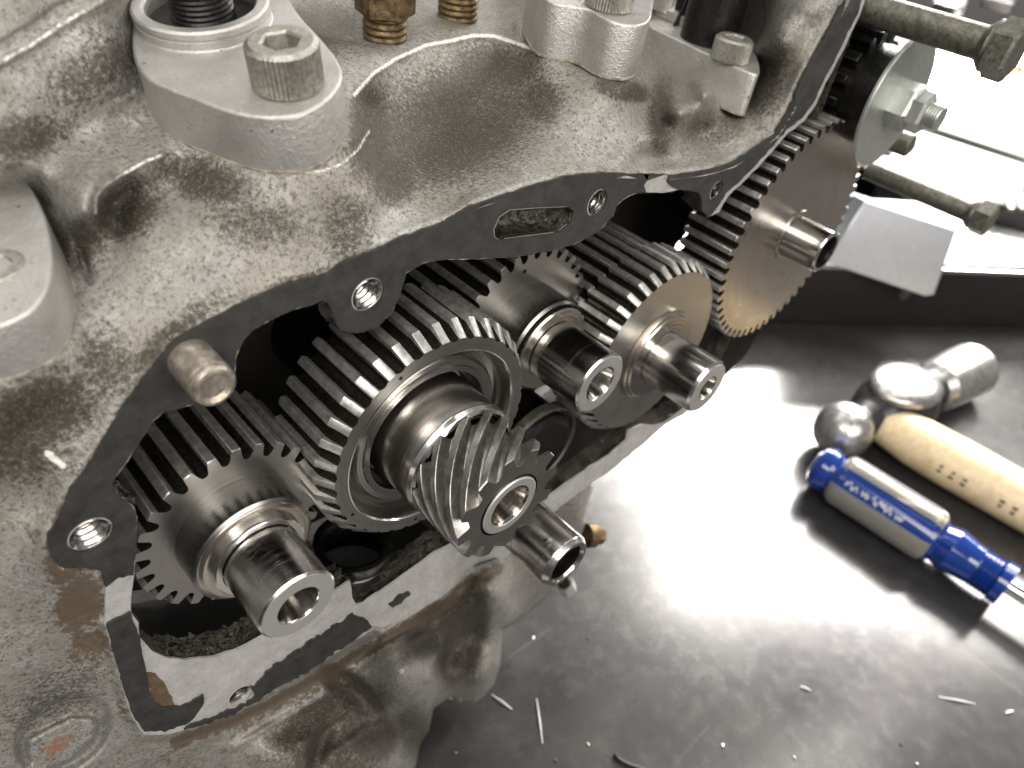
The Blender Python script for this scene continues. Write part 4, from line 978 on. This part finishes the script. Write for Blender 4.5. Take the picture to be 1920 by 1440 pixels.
# far, out of focus: white card, steel bar, ribbed black tool, small copper fitting
def slab(name, px, z, th, mat, label, cat, bev=.3):
    V, F = prism([atz(x, y, z) for x, y in px], (0, 0, -1), th, 0)
    o = mesh_obj(name, V, F, mat, None, 0, label=label, cat=cat); fix_normals(o)
    m = o.modifiers.new('b', 'BEVEL'); m.width = bev * S; m.segments = 2; m.limit_method = 'ANGLE'; return o
slab('white_card', [(1765,40),(1960,60),(1960,300),(1730,226),(1736,160)], TZ + 7, .5, WHITE, 'white card overexposed behind the long bolts', 'card')
slab('steel_bar', [(1690,215),(1740,228),(1960,312),(1960,345),(1800,300),(1700,262)], TZ + 6, 2.5, TRAYTOP, 'blurred grey steel bar behind the big washer', 'steel bar')
slab('white_tray_liner', [(1600,262),(1700,268),(1800,300),(1960,330),(1960,470),(1780,420),(1700,360),(1630,320)], TZ + 5, .6, WHITE, 'bright white liner under the lower long bolt', 'liner')
slab('black_jaw', [(1862,305),(1960,316),(1960,400),(1846,376)], TZ + 7.5, 2.5, BLKM, 'ribbed black tool jaw at the right edge', 'tool')
for i in range(4):
    x0 = 1868 + i * 22
    V, F = prism([atz(x, y, TZ + 7.8) for x, y in [(x0, 318), (x0 + 9, 320), (x0 + 34, 392), (x0 + 24, 390)]], (0, 0, -1), .3, 0)
    rb_ = mesh_obj('rib', V, F, OXIDE, bpy.data.objects['black_jaw'], 0)
slab('dark_stand', [(1560,40),(1640,20),(1775,40),(1758,92),(1738,160),(1700,230),(1600,215)], TZ + 9, 9, BLKM, 'black bench stand behind the big washer', 'stand')
slab('dark_bracket', [(1745,-40),(1822,-40),(1812,8),(1795,14),(1752,2)], TZ + 12, 2, DKS, 'dark bracket at the top edge above the upper long bolt', 'bracket')
slab('dark_bracket', [(1845,-40),(1925,-40),(1900,8),(1845,-6)], TZ + 12, 2, DKS, 'dark bracket tip in the top right corner', 'bracket')
cc = atz(1903, 132, TZ + 9)
vlathe('copper_fitting', [(.01, -1.1), (1.0, -1.0), (1.2, 0), (1.2, 2)], cc, (.8, .5, 0), mat_plain('copper', (.40, .26, .17), .35, .9, 2, .3), None, 32, label='small copper coloured fitting at the right edge under the bolt head', cat='fitting')
# swarf and grit on the bench
BRIGHT = mat_plain('bright_chip', (.8, .8, .79), .35, .3, 3, .1)
SW = 'swarf and grit on the bench'
def sliver(p0_, p1_, w, label, name='swarf_sliver', cat='swarf'):
    A_, B_ = atz(*p0_, TZ + .03), atz(*p1_, TZ + .03); d = (B_ - A_).normalized(); m_ = (A_ + B_) / 2 + Vector((0, 0, .05)) 
    V, F = tubes([A_, m_, B_], [(w * .5, .03), (w, .05), (w * .5, .03)], 8)
    mesh_obj(name, V, F, BRIGHT, None, 40, label=label, cat=cat, group=SW)
sliver((1760, 1307), (1828, 1320), .045, 'longest bright metal sliver at the right of the bench')
sliver((1886, 1337), (1900, 1333), .06, 'short bright metal chip near the right edge')
sliver((1500, 1287), (1520, 1295), .05, 'faint metal chip below the white glare')
sliver((1006, 1310), (1017, 1394), .04, 'long thin upright metal sliver right of the casting foot')
sliver((921, 1302), (960, 1330), .03, 'thin slanting hair of metal below the casting foot')
def ring_clip():
    pts = [atz(x, y, TZ + .12) for x, y in [(1152,1414),(1160,1424),(1178,1434),(1200,1441),(1225,1450)]]
    V, F = tubes(pts, [.09] * 5, 8); mesh_obj('wire_clip', V, F, BLKM, None, 40, label='thin dark wire clip at the bottom edge of the bench', cat='wire clip')
ring_clip()
GL = ['bright grit grain nearest the foot of the casting', 'grit grain at the bottom edge left of the wire clip', 'grit grain just above the wire clip', 'upper grit grain between the casting and the glare', 'small grit grain right of the upper one, below the hollow shaft', 'grit grain at the bottom edge in the middle of the bench', 'grit grain right of the wire clip, above the bottom edge', 'grit grain below the longest metal sliver', 'grit grain closest to the bottom right corner']
for i, (x, y) in enumerate([(855,1411),(1042,1425),(1103,1395),(1000,1196),(1104,1195),(1490,1420),(1356,1398),(1690,1395),(1720,1432)]):
    c = atz(x, y, TZ + .05); V, F = lathe([(.01, -.07), (.04, -.04), (.055, 0), (.035, .05), (.01, .07)], 7)
    V = [(c.x + a * random.uniform(.6, 1.2), c.y + b_, c.z + z * .7) for a, b_, z in V]
    mesh_obj('grit_grain', V, F, [CHROME, BRASS, ZINC][i % 3], None, 30, label=GL[i], cat='grit', group='grit grains on the bench')
# screws seen on threads: nothing else
print('objects', len(bpy.data.objects))
